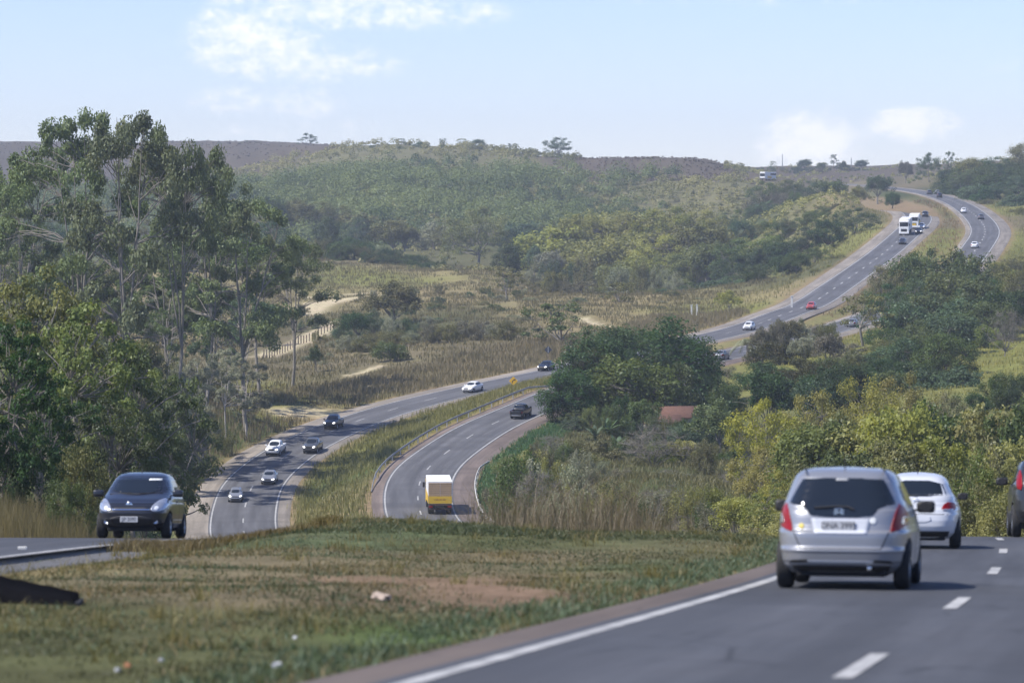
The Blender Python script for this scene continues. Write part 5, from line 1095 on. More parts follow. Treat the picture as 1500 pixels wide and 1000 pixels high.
fit = dict(name='hatchback', pf=fit_pf, pr=fit_pr, wd=fit_wd, wx=(1.25, -1.27), wr=.30, tw=.735, paint=P_silver, mir=(.72, .80, 1.02, M_black, 1.1),
    patches=[('rear_window', 'rear', [(-.37, .905), (.37, .905), (.43, .97), (.47, 1.03), (.67, 1.07), (.665, 1.10), (.52, 1.375), (.47, 1.395), (-.47, 1.395), (-.52, 1.375), (-.665, 1.10), (-.67, 1.07), (-.47, 1.03), (-.43, .97)], M_glass, .006, 1, False),
             ('tail_light', 'rear', [(.60, .725), (.64, .72), (.80, .78), (.835, .86), (.825, .93), (.74, 1.075), (.70, 1.08)], M_red, .012, 1, True), ('reversing_light', 'rear', [(.735, .81), (.815, .83), (.815, .915), (.75, .925)], M_clear, .019, 1, True),
             ('plate_recess', 'rear', [(-.33, .70), (.33, .70), (.38, .885), (-.38, .885)], P_white2, .006, 0, False), ('bumper_vent', 'rear', [(.40, .345), (.66, .325), (.62, .365), (.42, .375)], M_black, .008, 0, True),
             ('bumper_lip', 'rear', [(-.70, .23), (.70, .23), (.72, .30), (-.72, .30)], M_black, .012, 0, False), ('bumper_chrome_line', 'rear', [(-.40, .335), (.40, .335), (.42, .36), (-.42, .36)], P_white2, .009, 0, False),
             ('tailgate_seam', 'rear', [(-.50, .505), (.50, .505), (.50, .515), (-.50, .515)], M_black, .003, 0, False),
             ('tailgate_seam', 'rear', [(.495, .51), (.507, .51), (.607, .725), (.592, .725)], M_black, .003, 0, True), ('lamp_cover', 'rear', [(.775, .835), (.80, .845), (.80, .895), (.78, .90)], M_amber, .022, 1, True), ('fuel_flap', 'left', [(-1.45, .80), (-1.28, .80), (-1.28, .95), (-1.45, .95)], P_silver, .010, 1, False), ('door_handle', 'side', [(-.62, .90), (-.46, .90), (-.46, .93), (-.62, .93)], P_silver, .02, 1, True),
             ('side_window', 'side', [(-1.25, 1.06), (.65, 1.0), (.25, 1.36), (-1.15, 1.37)], M_glass, .004, 1, True), ('windscreen', 'front', [(-.68, 1.06), (.68, 1.06), (.55, 1.40), (-.55, 1.40)], M_glass, .004, 1, False),
             ('headlight', 'front', [(.45, .66), (.78, .72), (.76, .90), (.55, .80)], M_clear, .008, 1, True), ('grille', 'front', [(-.42, .62), (.42, .62), (.42, .74), (-.42, .74)], M_black, .006, 1, False),
             ('door_seam', 'side', [(-.17, .35), (-.155, .35), (-.155, 1.0), (-.17, 1.0)], M_black, .002, 0, True)],
    plates=[('rear', -.03, .795, 'DNA 3995')], extra=ex_fit)

# ---- black compact seen from the front
def ex_march(root, sh):
    ANT(root, .05, 1.49, .12); c = on_face(sh, 'front', -.05, .765, .014); bm = bmesh.new(); R0 = face_rot('front')
    V, Q = lathe([(.040, .006), (.058, .006), (.058, -.006), (.040, -.006), (.040, .006)], 28); Vr = np.column_stack([V[:, 1], V[:, 0] * 1.12, V[:, 2]]) + np.array(c); link('badge', mesh_np('badge', Vr, Q, [M_chrome], True), root)
    box('badge', Vector(c), (.014, .15, .020), M_chrome, root, .003)
    pm = sh.patch('front', [(.22, 1.325), (.52, 1.325), (.50, 1.37), (.23, 1.37)], .010, 0, 6); pm.materials.append(M_sheet); link('windscreen_sticker', pm, root)
    wiper(root, sh, 'front', [(-.60, 1.005), (-.2, 1.02), (.1, 1.0)]); wiper(root, sh, 'front', [(.02, 1.005), (.35, 1.03), (.60, 1.03)])
    for sg in (-1, 1):
        c = on_face(sh, 'front', sg * .56, .375, .008); V, Q = lathe([(.001, 0), (.05, 0), (.056, -.02)], 20); link('fog_light', mesh_np('fog_light', np.column_stack([-V[:, 1] + c[0], V[:, 0] + c[1], V[:, 2] + c[2]]), Q, [M_clear]), root)
march_pf = [(.22, 1.66), (.30, 1.80), (.42, 1.88), (.58, 1.89), (.68, 1.84), (.80, 1.68), (.90, 1.42), (.97, 1.15), (1.03, .95), (1.35, .44), (1.43, .24), (1.48, .02), (1.515, -.3), (1.53, -.6)]
march_pr = [(.22, -1.70), (.35, -1.86), (.55, -1.89), (.75, -1.86), (.95, -1.80), (1.05, -1.74), (1.36, -1.45), (1.44, -1.34), (1.49, -1.15), (1.52, -.9), (1.53, -.7)]
march_wd = [(.22, .74), (.34, .805), (.55, .83), (.75, .832), (.92, .80), (1.03, .765), (1.2, .70), (1.36, .625), (1.43, .58), (1.48, .51), (1.515, .38), (1.53, .12)]
march = dict(name='hatchback', pf=march_pf, pr=march_pr, wd=march_wd, wx=(1.2, -1.25), wr=.29, tw=.73, paint=P_black, mir=(.66, .78, 1.02, P_black, 1.1),
    patches=[('windscreen', 'front', [(-.69, 1.03), (.69, 1.03), (.55, 1.385), (.45, 1.40), (-.45, 1.40), (-.55, 1.385)], M_glass, .005, 1, False), ('headlight', 'front', [(.44, .62), (.58, .585), (.765, .66), (.805, .78), (.75, .93), (.60, .885), (.46, .72)], M_clear, .010, 2, True),
             ('headlight_lamp', 'front', [(.52, .64), (.60, .63), (.63, .72), (.54, .74)], M_brlens, .016, 2, True), ('grille', 'front', [(-.42, .635), (.42, .635), (.43, .66), (-.43, .66)], M_chrome, .009, 0, False), ('upper_grille', 'front', [(-.40, .655), (.40, .655), (.36, .70), (-.36, .70)], M_black, .004, 0, False),
             ('lower_grille', 'front', [(-.40, .27), (.40, .27), (.52, .50), (-.52, .50)], M_black, .006, 1, False), ('fog_light_recess', 'front', [(.48, .31), (.68, .33), (.72, .44), (.50, .46)], M_black, .004, 1, True),
             ('side_window', 'side', [(-1.3, 1.05), (.72, 1.02), (.35, 1.35), (-1.12, 1.36)], M_glass, .004, 1, True), ('rear_window', 'rear', [(-.6, 1.02), (.6, 1.02), (.5, 1.36), (-.5, 1.36)], M_glass, .005, 1, False), ('tail_light', 'rear', [(.58, .72), (.78, .74), (.76, .95), (.64, .95)], M_red, .008, 1, True),
             ('door_handle', 'side', [(-.02, .82), (.14, .82), (.14, .86), (-.02, .86)], P_black, .02, 1, True), ('door_seam', 'side', [(-.22, .35), (-.205, .35), (-.205, 1.0), (-.22, 1.0)], M_under, .002, 0, True)],
    plates=[('front', -.03, .425, 'JJP 2090')], extra=ex_march)

# ---- white hatchback seen from behind
def ex_gol(root, sh):
    ANT(root, -1.1, 1.42, .1); wiper(root, sh, 'rear', [(0, 1.02), (-.15, 1.035), (-.32, 1.03)])
    V, Q = lathe([(.05, .006), (.062, .006), (.062, -.006), (.05, -.006)], 24); c = on_face(sh, 'rear', 0, .90, .01); link('badge', mesh_np('badge', np.column_stack([V[:, 1], V[:, 0], V[:, 2]]) + np.array(c), Q, [M_chrome], True), root)
    for sg in (-.33, .33):
        bm = bmesh.new(); bmesh.ops.create_uvsphere(bm, u_segments=12, v_segments=8, radius=1, matrix=Matrix.Translation((-1.28, sg, 1.12)) @ Matrix.Diagonal((.05, .12, .1, 1))); bm_obj('headrest', bm, M_black, root, True)
gol_pf = [(a * .96, b) for a, b in fit_pf]; gol_pr = [(.20, -1.74), (.30, -1.88), (.42, -1.93), (.55, -1.93), (.66, -1.90), (.80, -1.84), (1.0, -1.76), (1.28, -1.55), (1.34, -1.48), (1.40, -1.36), (1.44, -1.1), (1.474, -.9)]
gol_wd = [(.20, .74), (.3, .80), (.5, .825), (.66, .83), (.80, .80), (.95, .745), (1.02, .715), (1.3, .58), (1.37, .53), (1.42, .45), (1.455, .32), (1.474, .1)]
gol = dict(name='hatchback', pf=gol_pf, pr=gol_pr, wd=gol_wd, wx=(1.2, -1.25), wr=.29, tw=.72, paint=P_white2, mir=(.68, .74, 1.0, M_black, .95),
    patches=[('rear_window', 'rear', [(-.56, 1.01), (.56, 1.01), (.57, 1.06), (.46, 1.315), (-.46, 1.315), (-.57, 1.06)], M_glass, .006, 1, False), ('tail_light', 'rear', [(.45, .735), (.74, .745), (.755, .83), (.72, .90), (.54, .90)], M_red, .010, 1, True),
             ('reversing_light', 'rear', [(.50, .745), (.70, .75), (.71, .775), (.51, .77)], M_clear, .015, 0, True), ('bumper_lip', 'rear', [(-.70, .23), (.70, .23), (.74, .34), (-.74, .34)], M_black, .012, 0, False), ('plate_recess', 'rear', [(-.30, .50), (.30, .50), (.26, .66), (-.26, .66)], P_white2, .005, 1, False),
             ('tailgate_seam', 'rear', [(-.60, .66), (.60, .66), (.60, .672), (-.60, .672)], M_black, .003, 0, False),
             ('side_window', 'side', [(-1.3, 1.02), (.65, .98), (.3, 1.30), (-1.15, 1.31)], M_glass, .004, 1, True), ('windscreen', 'front', [(-.62, 1.02), (.62, 1.02), (.5, 1.34), (-.5, 1.34)], M_glass, .004, 1, False), ('headlight', 'front', [(.45, .66), (.74, .68), (.72, .82), (.48, .80)], M_clear, .008, 1, True),
             ('grille', 'front', [(-.4, .62), (.4, .62), (.42, .74), (-.42, .74)], M_black, .006, 1, False), ('lower_grille', 'front', [(-.5, .3), (.5, .3), (.52, .48), (-.52, .48)], M_black, .006, 1, False)],
    plates=[('rear', 0, .575, 'JHC 4127')] if False else [], extra=ex_gol)

# ---- SUV
suv = dict(name='suv', pf=[(.3, 1.8), (.5, 1.98), (.85, 2.0), (1.0, 1.9), (1.08, 1.4), (1.13, 1.05), (1.5, .5), (1.6, .25), (1.66, -.1), (1.69, -.6)], pr=[(.3, -1.85), (.5, -1.98), (.8, -1.98), (1.05, -1.95), (1.5, -1.80), (1.6, -1.7), (1.66, -1.3), (1.69, -.9)],
    wd=[(.3, .82), (.55, .87), (.9, .87), (1.08, .85), (1.5, .72), (1.6, .66), (1.66, .52), (1.69, .15)], wx=(1.28, -1.3), wr=.345, tw=.77, paint=P_graph, mir=(.8, .86, 1.2, M_black, 1.15), ex=(6, 6),
    patches=[('rear_window', 'rear', [(-.60, 1.12), (.60, 1.12), (.54, 1.52), (-.54, 1.52)], M_glass, .006, 1, False), ('tail_light', 'rear', [(.66, .98), (.80, 1.0), (.76, 1.42), (.68, 1.42)], M_red, .012, 1, True), ('bumper_lip', 'rear', [(-.8, .35), (.8, .35), (.82, .6), (-.82, .6)], M_black, .012, 1, False),
             ('side_window', 'side', [(-1.65, 1.12), (.8, 1.1), (.45, 1.5), (-1.5, 1.52)], M_glass, .004, 1, True), ('side_cladding', 'side', [(-.85, .33), (.85, .33), (.85, .5), (-.85, .5)], M_black, .008, 0, True), ('windscreen', 'front', [(-.72, 1.15), (.72, 1.15), (.6, 1.54), (-.6, 1.54)], M_glass, .005, 1, False),
             ('headlight', 'front', [(.5, .8), (.8, .82), (.8, .98), (.52, .95)], M_clear, .008, 1, True), ('grille', 'front', [(-.45, .72), (.45, .72), (.45, .92), (-.45, .92)], M_black, .006, 1, False)], plates=[])
# ---- saloon, small hatch, pickup for the traffic in the valley
def front_bits(w, z0, z1, zg0, zg1, glass, sc=1.0):
    return [('headlight', 'front', [(w * .50, z0), (w * .90, z0 + .04), (w * .90, z1), (w * .58, z1 - .03)], M_brlens, .01, 1, True), ('grille', 'front', [(-w * .45, z0), (w * .45, z0), (w * .45, z1 - .03), (-w * .45, z1 - .03)], M_black, .008, 1, False),
            ('lower_grille', 'front', [(-w * .6, .3), (w * .6, .3), (w * .62, .46), (-w * .62, .46)], M_black, .008, 1, False), ('windscreen', 'front', glass, M_glass, .006, 1, False)]
sedan = dict(name='saloon_car', pf=[(.22, 2.0), (.35, 2.2), (.6, 2.22), (.72, 2.1), (.86, 1.6), (.95, 1.15), (1.02, .98), (1.33, .35), (1.41, .1), (1.45, -.15), (1.47, -.4)], pr=[(.22, -2.05), (.38, -2.22), (.75, -2.22), (.92, -2.12), (1.0, -1.75), (1.04, -1.55), (1.33, -1.0), (1.41, -.8), (1.45, -.6), (1.47, -.5)],
    wd=[(.22, .78), (.4, .86), (.7, .87), (.92, .83), (1.02, .78), (1.33, .62), (1.41, .55), (1.45, .42), (1.47, .12)], wx=(1.32, -1.32), wr=.31, tw=.75, paint=P_silver, mir=(.75, .80, 1.0, P_silver, 1),
    patches=front_bits(.84, .58, .76, 0, 0, [(-.68, 1.03), (.68, 1.03), (.55, 1.36), (-.55, 1.36)]) + [('rear_window', 'rear', [(-.62, 1.04), (.62, 1.04), (.52, 1.36), (-.52, 1.36)], M_glass, .006, 1, False), ('tail_light', 'rear', [(.50, .70), (.82, .70), (.80, .90), (.55, .90)], M_red, .01, 1, True),
             ('side_window', 'side', [(-1.4, 1.02), (.75, 1.0), (.32, 1.34), (-1.0, 1.35)], M_glass, .004, 1, True)], plates=[])
pickup = dict(name='pickup_truck', pf=[(.4, 2.4), (.55, 2.55), (.95, 2.58), (1.06, 2.4), (1.14, 1.5), (1.2, 1.2), (1.62, .55), (1.7, .35), (1.75, .1), (1.78, -.1)], pr=[(.4, -2.45), (.55, -2.55), (1.0, -2.55), (1.08, -2.54), (1.085, -1.0), (1.12, -.85), (1.62, -.68), (1.7, -.6), (1.75, -.45), (1.78, -.3)],
    wd=[(.4, .82), (.6, .89), (1.0, .89), (1.09, .87), (1.14, .84), (1.62, .68), (1.7, .62), (1.75, .48), (1.78, .15)], wx=(1.55, -1.5), wr=.37, tw=.78, paint=P_white, mir=(1.0, .88, 1.22, P_white, 1.2), ex=(7, 6), cut=((-1.72, 0, 1.05), (1.5, 1.5, .62)),
    patches=front_bits(.86, .78, 1.02, 0, 0, [(-.74, 1.2), (.74, 1.2), (.62, 1.64), (-.62, 1.64)]) + [('rear_window', 'rear', [(-.58, 1.22), (.58, 1.22), (.54, 1.6), (-.54, 1.6)], M_glass, .006, 1, False), ('tail_light', 'rear', [(.70, .75), (.85, .75), (.85, 1.02), (.70, 1.02)], M_red, .01, 0, True),
             ('side_window', 'side', [(-.72, 1.18), (.95, 1.17), (.55, 1.6), (-.62, 1.6)], M_glass, .004, 1, True), ('rear_bumper', 'rear', [(-.8, .42), (.8, .42), (.8, .58), (-.8, .58)], M_chrome, .03, 1, False)], plates=[])

def copy_tree(o, parent=None):
    c = o.copy(); col.objects.link(c); c.parent = parent
    for ch in o.children: copy_tree(ch, c)
    return c
def repaint(root, old, new):
    for ch in [root] + list(root.children_recursive):
        if ch.type == 'MESH':
            for s_ in ch.material_slots:
                if s_.material == old: s_.link = 'OBJECT'; s_.material = new
def on_road(r, px, py, dmin, dmax):
    """spot on the paving that shows at the given photo pixel"""
    best = None
    for i in range(r.at_D(dmin), r.at_D(dmax)):
        for l in np.linspace(-3.2, 3.2, 27):
            p = r.P[i] + np.array([r.Nrm[i, 0] * l, r.Nrm[i, 1] * l, 0])
            dx = p[0]; dz = p[2]; fw = p[1] * math.cos(PITCH) - dz * math.sin(PITCH); up = p[1] * math.sin(PITCH) + dz * math.cos(PITCH)
            e = (750 + F * dx / fw - px) ** 2 + 2 * (500 - F * up / fw - py) ** 2
            if best is None or e < best[0]: best = (e, i, l, p)
    return best
def park(root, r, px, py, dmin, dmax, towards, label, cat, group=None, scale=1.0, old=None, new=None):
    e, i, l, p = on_road(r, px, py, dmin, dmax)
    j0, j1 = max(i - 1, 0), min(i + 1, len(r.P) - 1); tdir = Vector(r.P[j1] - r.P[j0]).normalized()
    if towards: tdir = -tdir
    yv = Vector((0, 0, 1)).cross(tdir).normalized(); zv = tdir.cross(yv)
    M_ = Matrix((tdir, yv, zv)).transposed().to_4x4(); root.matrix_world = Matrix.Translation(Vector(p) + Vector((0, 0, .004))) @ M_ @ Matrix.Diagonal((scale, scale, scale, 1))
    tag(root, label, cat, group)
    if new is not None: repaint(root, old, new)
    return p
FIT, _ = make_car(fit); MARCH, _ = make_car(march); GOL, _ = make_car(gol); SUV, _ = make_car(suv); SED, _ = make_car(sedan); PCK, _ = make_car(pickup)
GL_, GR_ = 'cars coming towards the camera', 'cars driving away from the camera'
park(FIT, RR, 1250, 852, 45, 60, False, 'silver hatchback seen from behind in the near lane beside the white edge line', 'car', GR_, .975)
park(GOL, RR, 1343, 797, 70, 90, False, 'white hatchback seen from behind, half hidden by the silver hatchback', 'car', GR_, .965)
park(SUV, RR, 1538, 787, 75, 95, False, 'dark graphite SUV cut off by the right edge of the photo', 'car', GR_, 1.09)
park(MARCH, RL, 206, 788, 70, 95, True, 'black hatchback seen from the front on the brow of the left road', 'car', GL_, 1.04)
first = {'s': SED, 'p': PCK, 'g': GOL, 'm': MARCH, 'f': FIT, 'u': SUV}; fresh = {'s', 'p'}
base_paint = {'s': P_silver, 'p': P_white, 'g': P_white2, 'm': P_black, 'f': P_silver, 'u': P_graph}
CARS = [('g', RL, 346, 734, 400, 470, 1, P_silver, 'small silver car with bright headlights, lowest on the left road at the bend', 'car'),
        ('s', RL, 396, 707, 410, 500, 1, P_silver, 'silver saloon between the lowest silver car and the white pickup', 'car'),
        ('p', RL, 405, 666, 430, 520, 1, P_white, 'white pickup truck in the outer lane of the bend', 'pickup truck'),
        ('p', RL, 459, 660, 430, 530, 1, P_grey, 'grey pickup truck in the inner lane beside the white pickup', 'pickup truck'),
        ('p', RL, 488, 627, 450, 560, 1, P_dark, 'dark blue pickup truck behind the white and grey pickups', 'pickup truck'),
        ('s', RL, 693, 572, 520, 600, 1, P_white, 'white saloon alone on the left road above the yellow sign', 'car'),
        ('s', RL, 801, 543, 540, 640, 1, P_black, 'black saloon with lit headlights below the dark road sign', 'car'),
        ('g', RL, 1097, 483, 620, 740, 1, P_white, 'white car on the left road just past the dark clump of trees', 'car'),
        ('g', RL, 1188, 453, 690, 800, 1, P_red, 'small red car at the foot of the long climb', 'car'),
        ('g', RL, 1322, 358, 850, 1000, 1, P_black, 'small black car in front of the white lorry', 'car'),
        ('s', RL, 1350, 335, 900, 1100, 1, P_white, 'white car to the right of the white lorry', 'car'),
        ('s', RL, 1346, 342, 900, 1100, 1, P_dark, 'dark car in the inner lane beside the white lorry', 'car'),
        ('u', RL, 1356, 318, 950, 1150, 1, P_dark, 'dark SUV rounding the upper bend behind the lorries', 'car'),
        ('p', RR, 763, 611, 450, 540, 0, P_black, 'black pickup truck seen from behind on the lower road before the dark trees', 'pickup truck'),
        ('s', RR, 1057, 527, 560, 640, 0, P_silver, 'silver saloon seen from behind right of the dark trees', 'car'),
        ('s', RR, 1250, 478, 670, 760, 0, P_silver, 'silver car half hidden behind the vase shaped tree', 'car'),
        ('s', RR, 1427, 363, 860, 1000, 0, P_white, 'white car on the right hand road at the outer bend', 'car'),
        ('g', RR, 1437, 321, 980, 1150, 0, P_grey, 'grey car on the outer edge of the right hand road', 'car'),
        ('g', RR, 1411, 312, 1050, 1250, 0, P_white, 'tiny white car on the inner lane of the right hand road', 'car'),
        ('u', RR, 1376, 290, 1150, 1400, 0, P_black, 'black car nearest of three close together at the top of the right hand road', 'car'),
        ('g', RR, 1373, 284, 1200, 1500, 0, P_silver, 'pale car on the outside of the three at the top of the right hand road', 'car'),
        ('u', RR, 1361, 285, 1200, 1500, 0, P_grey, 'dark grey car leftmost of the three at the top of the right hand road', 'car')]
for k, r, px, py, d0, d1, tw, pt, lab, ct in CARS:
    if k in fresh: root = first[k]; fresh.discard(k)
    else: root = copy_tree(first[k])
    park(root, r, px, py, d0, d1, bool(tw), lab, ct, GL_ if tw else GR_, 1.0, base_paint[k], pt)
    if any(w_ in lab for w_ in ('headlights', 'silver saloon between', 'grey pickup', 'white pickup', 'white saloon alone')): repaint(root, M_brlens, M_lit); repaint(root, M_clear, M_lit) if k == 'g' else None

# ---- lorries and bus
M_boxw = mat('box_white', (.78, .78, .76), .5, noise=.06, nscale=1.2); M_tan = mat('box_tan', (.44, .31, .185), .6, noise=.22, nscale=1.4); M_byel = mat('box_yellow', (.68, .44, .035), .5, noise=.12, nscale=2); M_rust = mat('chassis_rust', (.10, .062, .048), .8, noise=.4, nscale=4)
M_canvas = mat('trailer_white', (.70, .72, .74), .5, noise=.08, nscale=.8)
def truck_wheels(root, xs, R=.5, y=1.0, w=.55):
    ty, ri = wheel_meshes(R, w)
    for x in xs:
        for sg in (-1, 1):
            o = link('wheel', ty, root); o.location = (x, sg * (y - w / 2 + .2), R); o.rotation_euler = (0, 0, 0 if sg > 0 else math.pi); link('rim', ri, o)
def cab(root, x, m_, H=2.9, top=None):
    bm = bmesh.new(); add_box(bm, (x, 0, .75 + H / 2 - .2), (2.1, 2.45, H - .35), .16); c = bm_obj('cab', bm, m_, root)
    box('windscreen', (x + 1.052, 0, .55 + H * .66), (.03, 2.1, H * .28), M_glass, root, .01); box('sun_visor', (x + 1.12, 0, .55 + H * .83), (.2, 2.2, .10), M_black if top is None else top, root, .02)
    box('grille', (x + 1.052, 0, 1.25), (.03, 1.5, .7), M_black, root, .01); box('bumper', (x + 1.03, 0, .62), (.18, 2.46, .42), m_, root, .05)
    for sg in (-1, 1):
        box('headlight', (x + 1.125, sg * .92, .72), (.03, .34, .18), M_brlens, root, .01); box('side_window', (x + .25, sg * 1.227, .55 + H * .66), (1.0, .02, H * .24), M_glass, root, .005)
        box('side_mirror', (x + .95, sg * 1.42, .5 + H * .66), (.1, .22, .55), M_black, root, .03)
def lorry(): return empty('lorry', (0, 0, 0))
# yellow box lorry
rt = lorry(); X0, X1 = -4.2, 2.6
box('cargo_box', ((X0 + X1) / 2, 0, 2.32), (X1 - X0, 2.5, 2.30), M_boxw, rt, .04)
box('rear_frame', (X0 - .004, 0, 2.32), (.05, 2.5, 2.3), M_boxw, rt, .012)
bm = bmesh.new()
for q in range(2): add_box(bm, (X0 - .035, -.6 + q * 1.2, 2.62), (.03, 1.17, 1.42), .008)
for q in range(6): add_box(bm, (X0 - .055, 0, 2.05 + q * .24), (.02, 2.34, .015), 0)
bm_obj('upper_door', bm, M_tan, rt)
lp = box('lower_door', (X0 - .04, 0, 1.56), (.04, 2.42, .74), M_byel, rt, .01)
bm = bmesh.new(); rr_ = random.Random(3); u = -.62
for g_ in (1, 4, 3, 4):
    for q in range(g_):
        add_box(bm, (X0 - .066, -u, 1.60), (.012, .05, .10 + .03 * rr_.random()), .002); u += .085
    u += .07
bm_obj('lettering', bm, mat('dark_red_ink', (.32, .12, .03), .6), lp)
bm = bmesh.new()
for sg in (-1, 1): add_box(bm, ((X0 + X1) / 2 - .3, sg * 1.253, 1.62), (X1 - X0 - .5, .01, .85), 0)
bm_obj('side_band', bm, M_byel, rt)
box('chassis', (-.6, 0, .85), (7.4, 1.0, .3), M_under, rt, .02); box('underrun_bar', (X0 + .1, 0, .62), (.12, 2.3, .16), M_rust, rt, .02); box('rear_beam', (X0 + .05, 0, 1.08), (.2, 2.4, .16), M_rust, rt, .02)
for sg in (-1, 1):
    box('tail_light', (X0 - .04, sg * .98, .86), (.05, .40, .16), M_red, rt, .01); box('mudflap', (X0 + .5, sg * .9, .5), (.03, .6, .6), M_under, rt, .005); box('bracket', (X0 + .02, sg * .35, .84), (.08, .06, .4), M_rust, rt, .01)
box('number_plate', (X0 - .05, 0, .78), (.02, .4, .14), M_plate, rt, .004)
cab(rt, 3.8, M_byel, 2.6); truck_wheels(rt, (3.6, -1.9, -3.1), .48)
park(rt, RR, 641, 746, 385, 420, False, 'box lorry with yellow lower door and white roof driving away on the lower road', 'lorry')
# white tractor and trailer, then a white and yellow lorry behind it
rt = lorry(); cab(rt, 5.4, M_boxw, 3.2); box('roof_deflector', (5.0, 0, 3.72), (1.3, 2.3, .72), M_boxw, rt, .18); box('trailer', (-1.7, 0, 2.55), (11.6, 2.56, 2.75), M_canvas, rt, .04); box('chassis', (-.2, 0, .9), (12, 1, .3), M_under, rt, .02)
truck_wheels(rt, (5.2, 2.6, -4.2, -5.4), .5); LW = rt
park(rt, RL, 1326, 343, 880, 1050, True, 'tall white articulated lorry climbing down the far road, front of two', 'lorry', 'lorries on the far climb', 1.0)
rt = lorry(); cab(rt, 4.2, M_boxw, 2.9); box('cargo_box', (-1.3, 0, 2.4), (8.4, 2.5, 2.5), M_boxw, rt, .04); bm = bmesh.new()
for sg in (-1, 1): add_box(bm, (-1.3, sg * 1.256, 1.6), (8.0, .012, .7), 0)
bm_obj('side_band', bm, M_byel, rt); box('chassis', (-.2, 0, .9), (10, 1, .3), M_under, rt, .02); box('front_band', (5.27, 0, 1.15), (.02, 1.2, .5), M_byel, rt, .004); truck_wheels(rt, (4.0, -2.6, -3.9), .5)
park(rt, RL, 1339, 334, 930, 1080, True, 'white lorry with a yellow lower band following the tall white lorry', 'lorry', 'lorries on the far climb', 1.0)
rt = empty('bus', (0, 0, 0)); box('body', (0, 0, 2.0), (12, 2.6, 3.1), M_boxw, rt, .2, sm=False)
for sg in (-1, 1):
    for q in range(4): box('side_window', (-5.0 + q * 1.5, sg * 1.305, 2.55), (1.38, .02, .85), M_glass, rt, .004)
    box('side_band', (1.2, sg * 1.306, 1.25), (4.5, .012, 1.0), M_byel, rt, .003); box('headlight', (6.005, sg * 1.0, .9), (.03, .35, .2), M_brlens, rt, .01)
box('windscreen', (6.005, 0, 2.2), (.03, 2.3, 1.3), M_glass, rt, .01); box('bumper', (6.0, 0, .65), (.1, 2.5, .35), M_black, rt, .03); truck_wheels(rt, (3.9, -3.2), .5)
pq = hit_ground(1125, 264); rt.location = pq; rt.rotation_euler = (0, 0, R_(-118)); tag(rt, 'white bus with a yellow side band on the crest below the skyline', 'bus')
# ================================================================== roadside things
M_gal = mat('galvanised_steel', (.36, .37, .38), .5, .5, noise=.2, nscale=2); M_wht = mat('white_painted_steel', (.62, .61, .57), .55, noise=.25, nscale=2); M_conc = mat('concrete', (.26, .25, .24), .9, noise=.3, nscale=2.5); M_wood = mat('weathered_post', (.20, .16, .12), .95, noise=.4, nscale=6)
m_gut = asphalt_mat('gutter_concrete', (.11, .108, .106), False)
ribbon('gutter', RL, 20, 104, lambda D: half(D) + shL(D)[1] + .15, lambda D: half(D) + shL(D)[1] + .95, -.10, m_gut, skirt=.1)
ribbon('kerb', RL, 20, 78, lambda D: half(D) + shL(D)[1] - .02, lambda D: half(D) + shL(D)[1] + .13, .012, m_gut, skirt=0)
def guard_rail(r, D0, D1, off, m_, label, h=.75, sag=None):
    i0, i1 = r.at_D(D0), r.at_D(D1); idx = np.arange(i0, i1 + 1); n = len(idx)
    P = r.P[idx]; N = r.Nrm[idx]; l = off(P[:, 1]) if callable(off) else np.full(n, off); side = 1 if l[0] > 0 else -1
    mid = len(idx) // 2; root = empty('guard_rail', (P[mid, 0] + N[mid, 0] * l[mid], P[mid, 1] + N[mid, 1] * l[mid], P[mid, 2])); base = np.array(root.location)
    hh = np.full(n, h); k = min(5, n // 3); ramp = np.linspace(.05, 1, k); hh[:k] *= ramp; hh[-k:] *= ramp[::-1]
    prof = [(0, .0), (.035, -.03), (.0, -.10), (.035, -.16), (0, -.24), (-.04, -.24), (-.04, 0)]
    V = np.stack([np.column_stack([P[:, 0] + N[:, 0] * (l - side * a) - base[0], P[:, 1] + N[:, 1] * (l - side * a) - base[1], P[:, 2] + hh + b - base[2]]) for a, b in prof], 1).reshape(-1, 3)
    ii = np.arange(n * 7).reshape(n, 7); jj = np.roll(ii, -1, 1); Q = np.stack([ii[:-1], jj[:-1], jj[1:], ii[1:]], -1).reshape(-1, 4)
    link('beam', mesh_np('beam', V, Q, [m_]), root)
    bm = bmesh.new(); add_box(bm, (0, 0, .28), (.12, .12, .95), .01); me = bpy.data.meshes.new('post'); bm.to_mesh(me); bm.free(); me.materials.append(m_)
    for j in range(k, n - k, 2):
        o = link('post', me, root); o.location = (P[j, 0] + N[j, 0] * (l[j] + side * .12) - base[0], P[j, 1] + N[j, 1] * (l[j] + side * .12) - base[1], P[j, 2] - base[2] - .1); o.rotation_euler = (0, 0, math.atan2(r.T[idx[j], 1], r.T[idx[j], 0]))
    return tag(root, label, 'guard rail')
guard_rail(RR, 418, 520, lambda D: -half(D) - shR(D)[0] - .25, M_gal, 'grey steel guard rail on the grassy slope between the two roads')
guard_rail(RR, 372, 446, lambda D: half(D) + shR(D)[1] + .15, M_wht, 'whitish guard rail on the outside of the red shoulder beside the yellow lorry', .62)

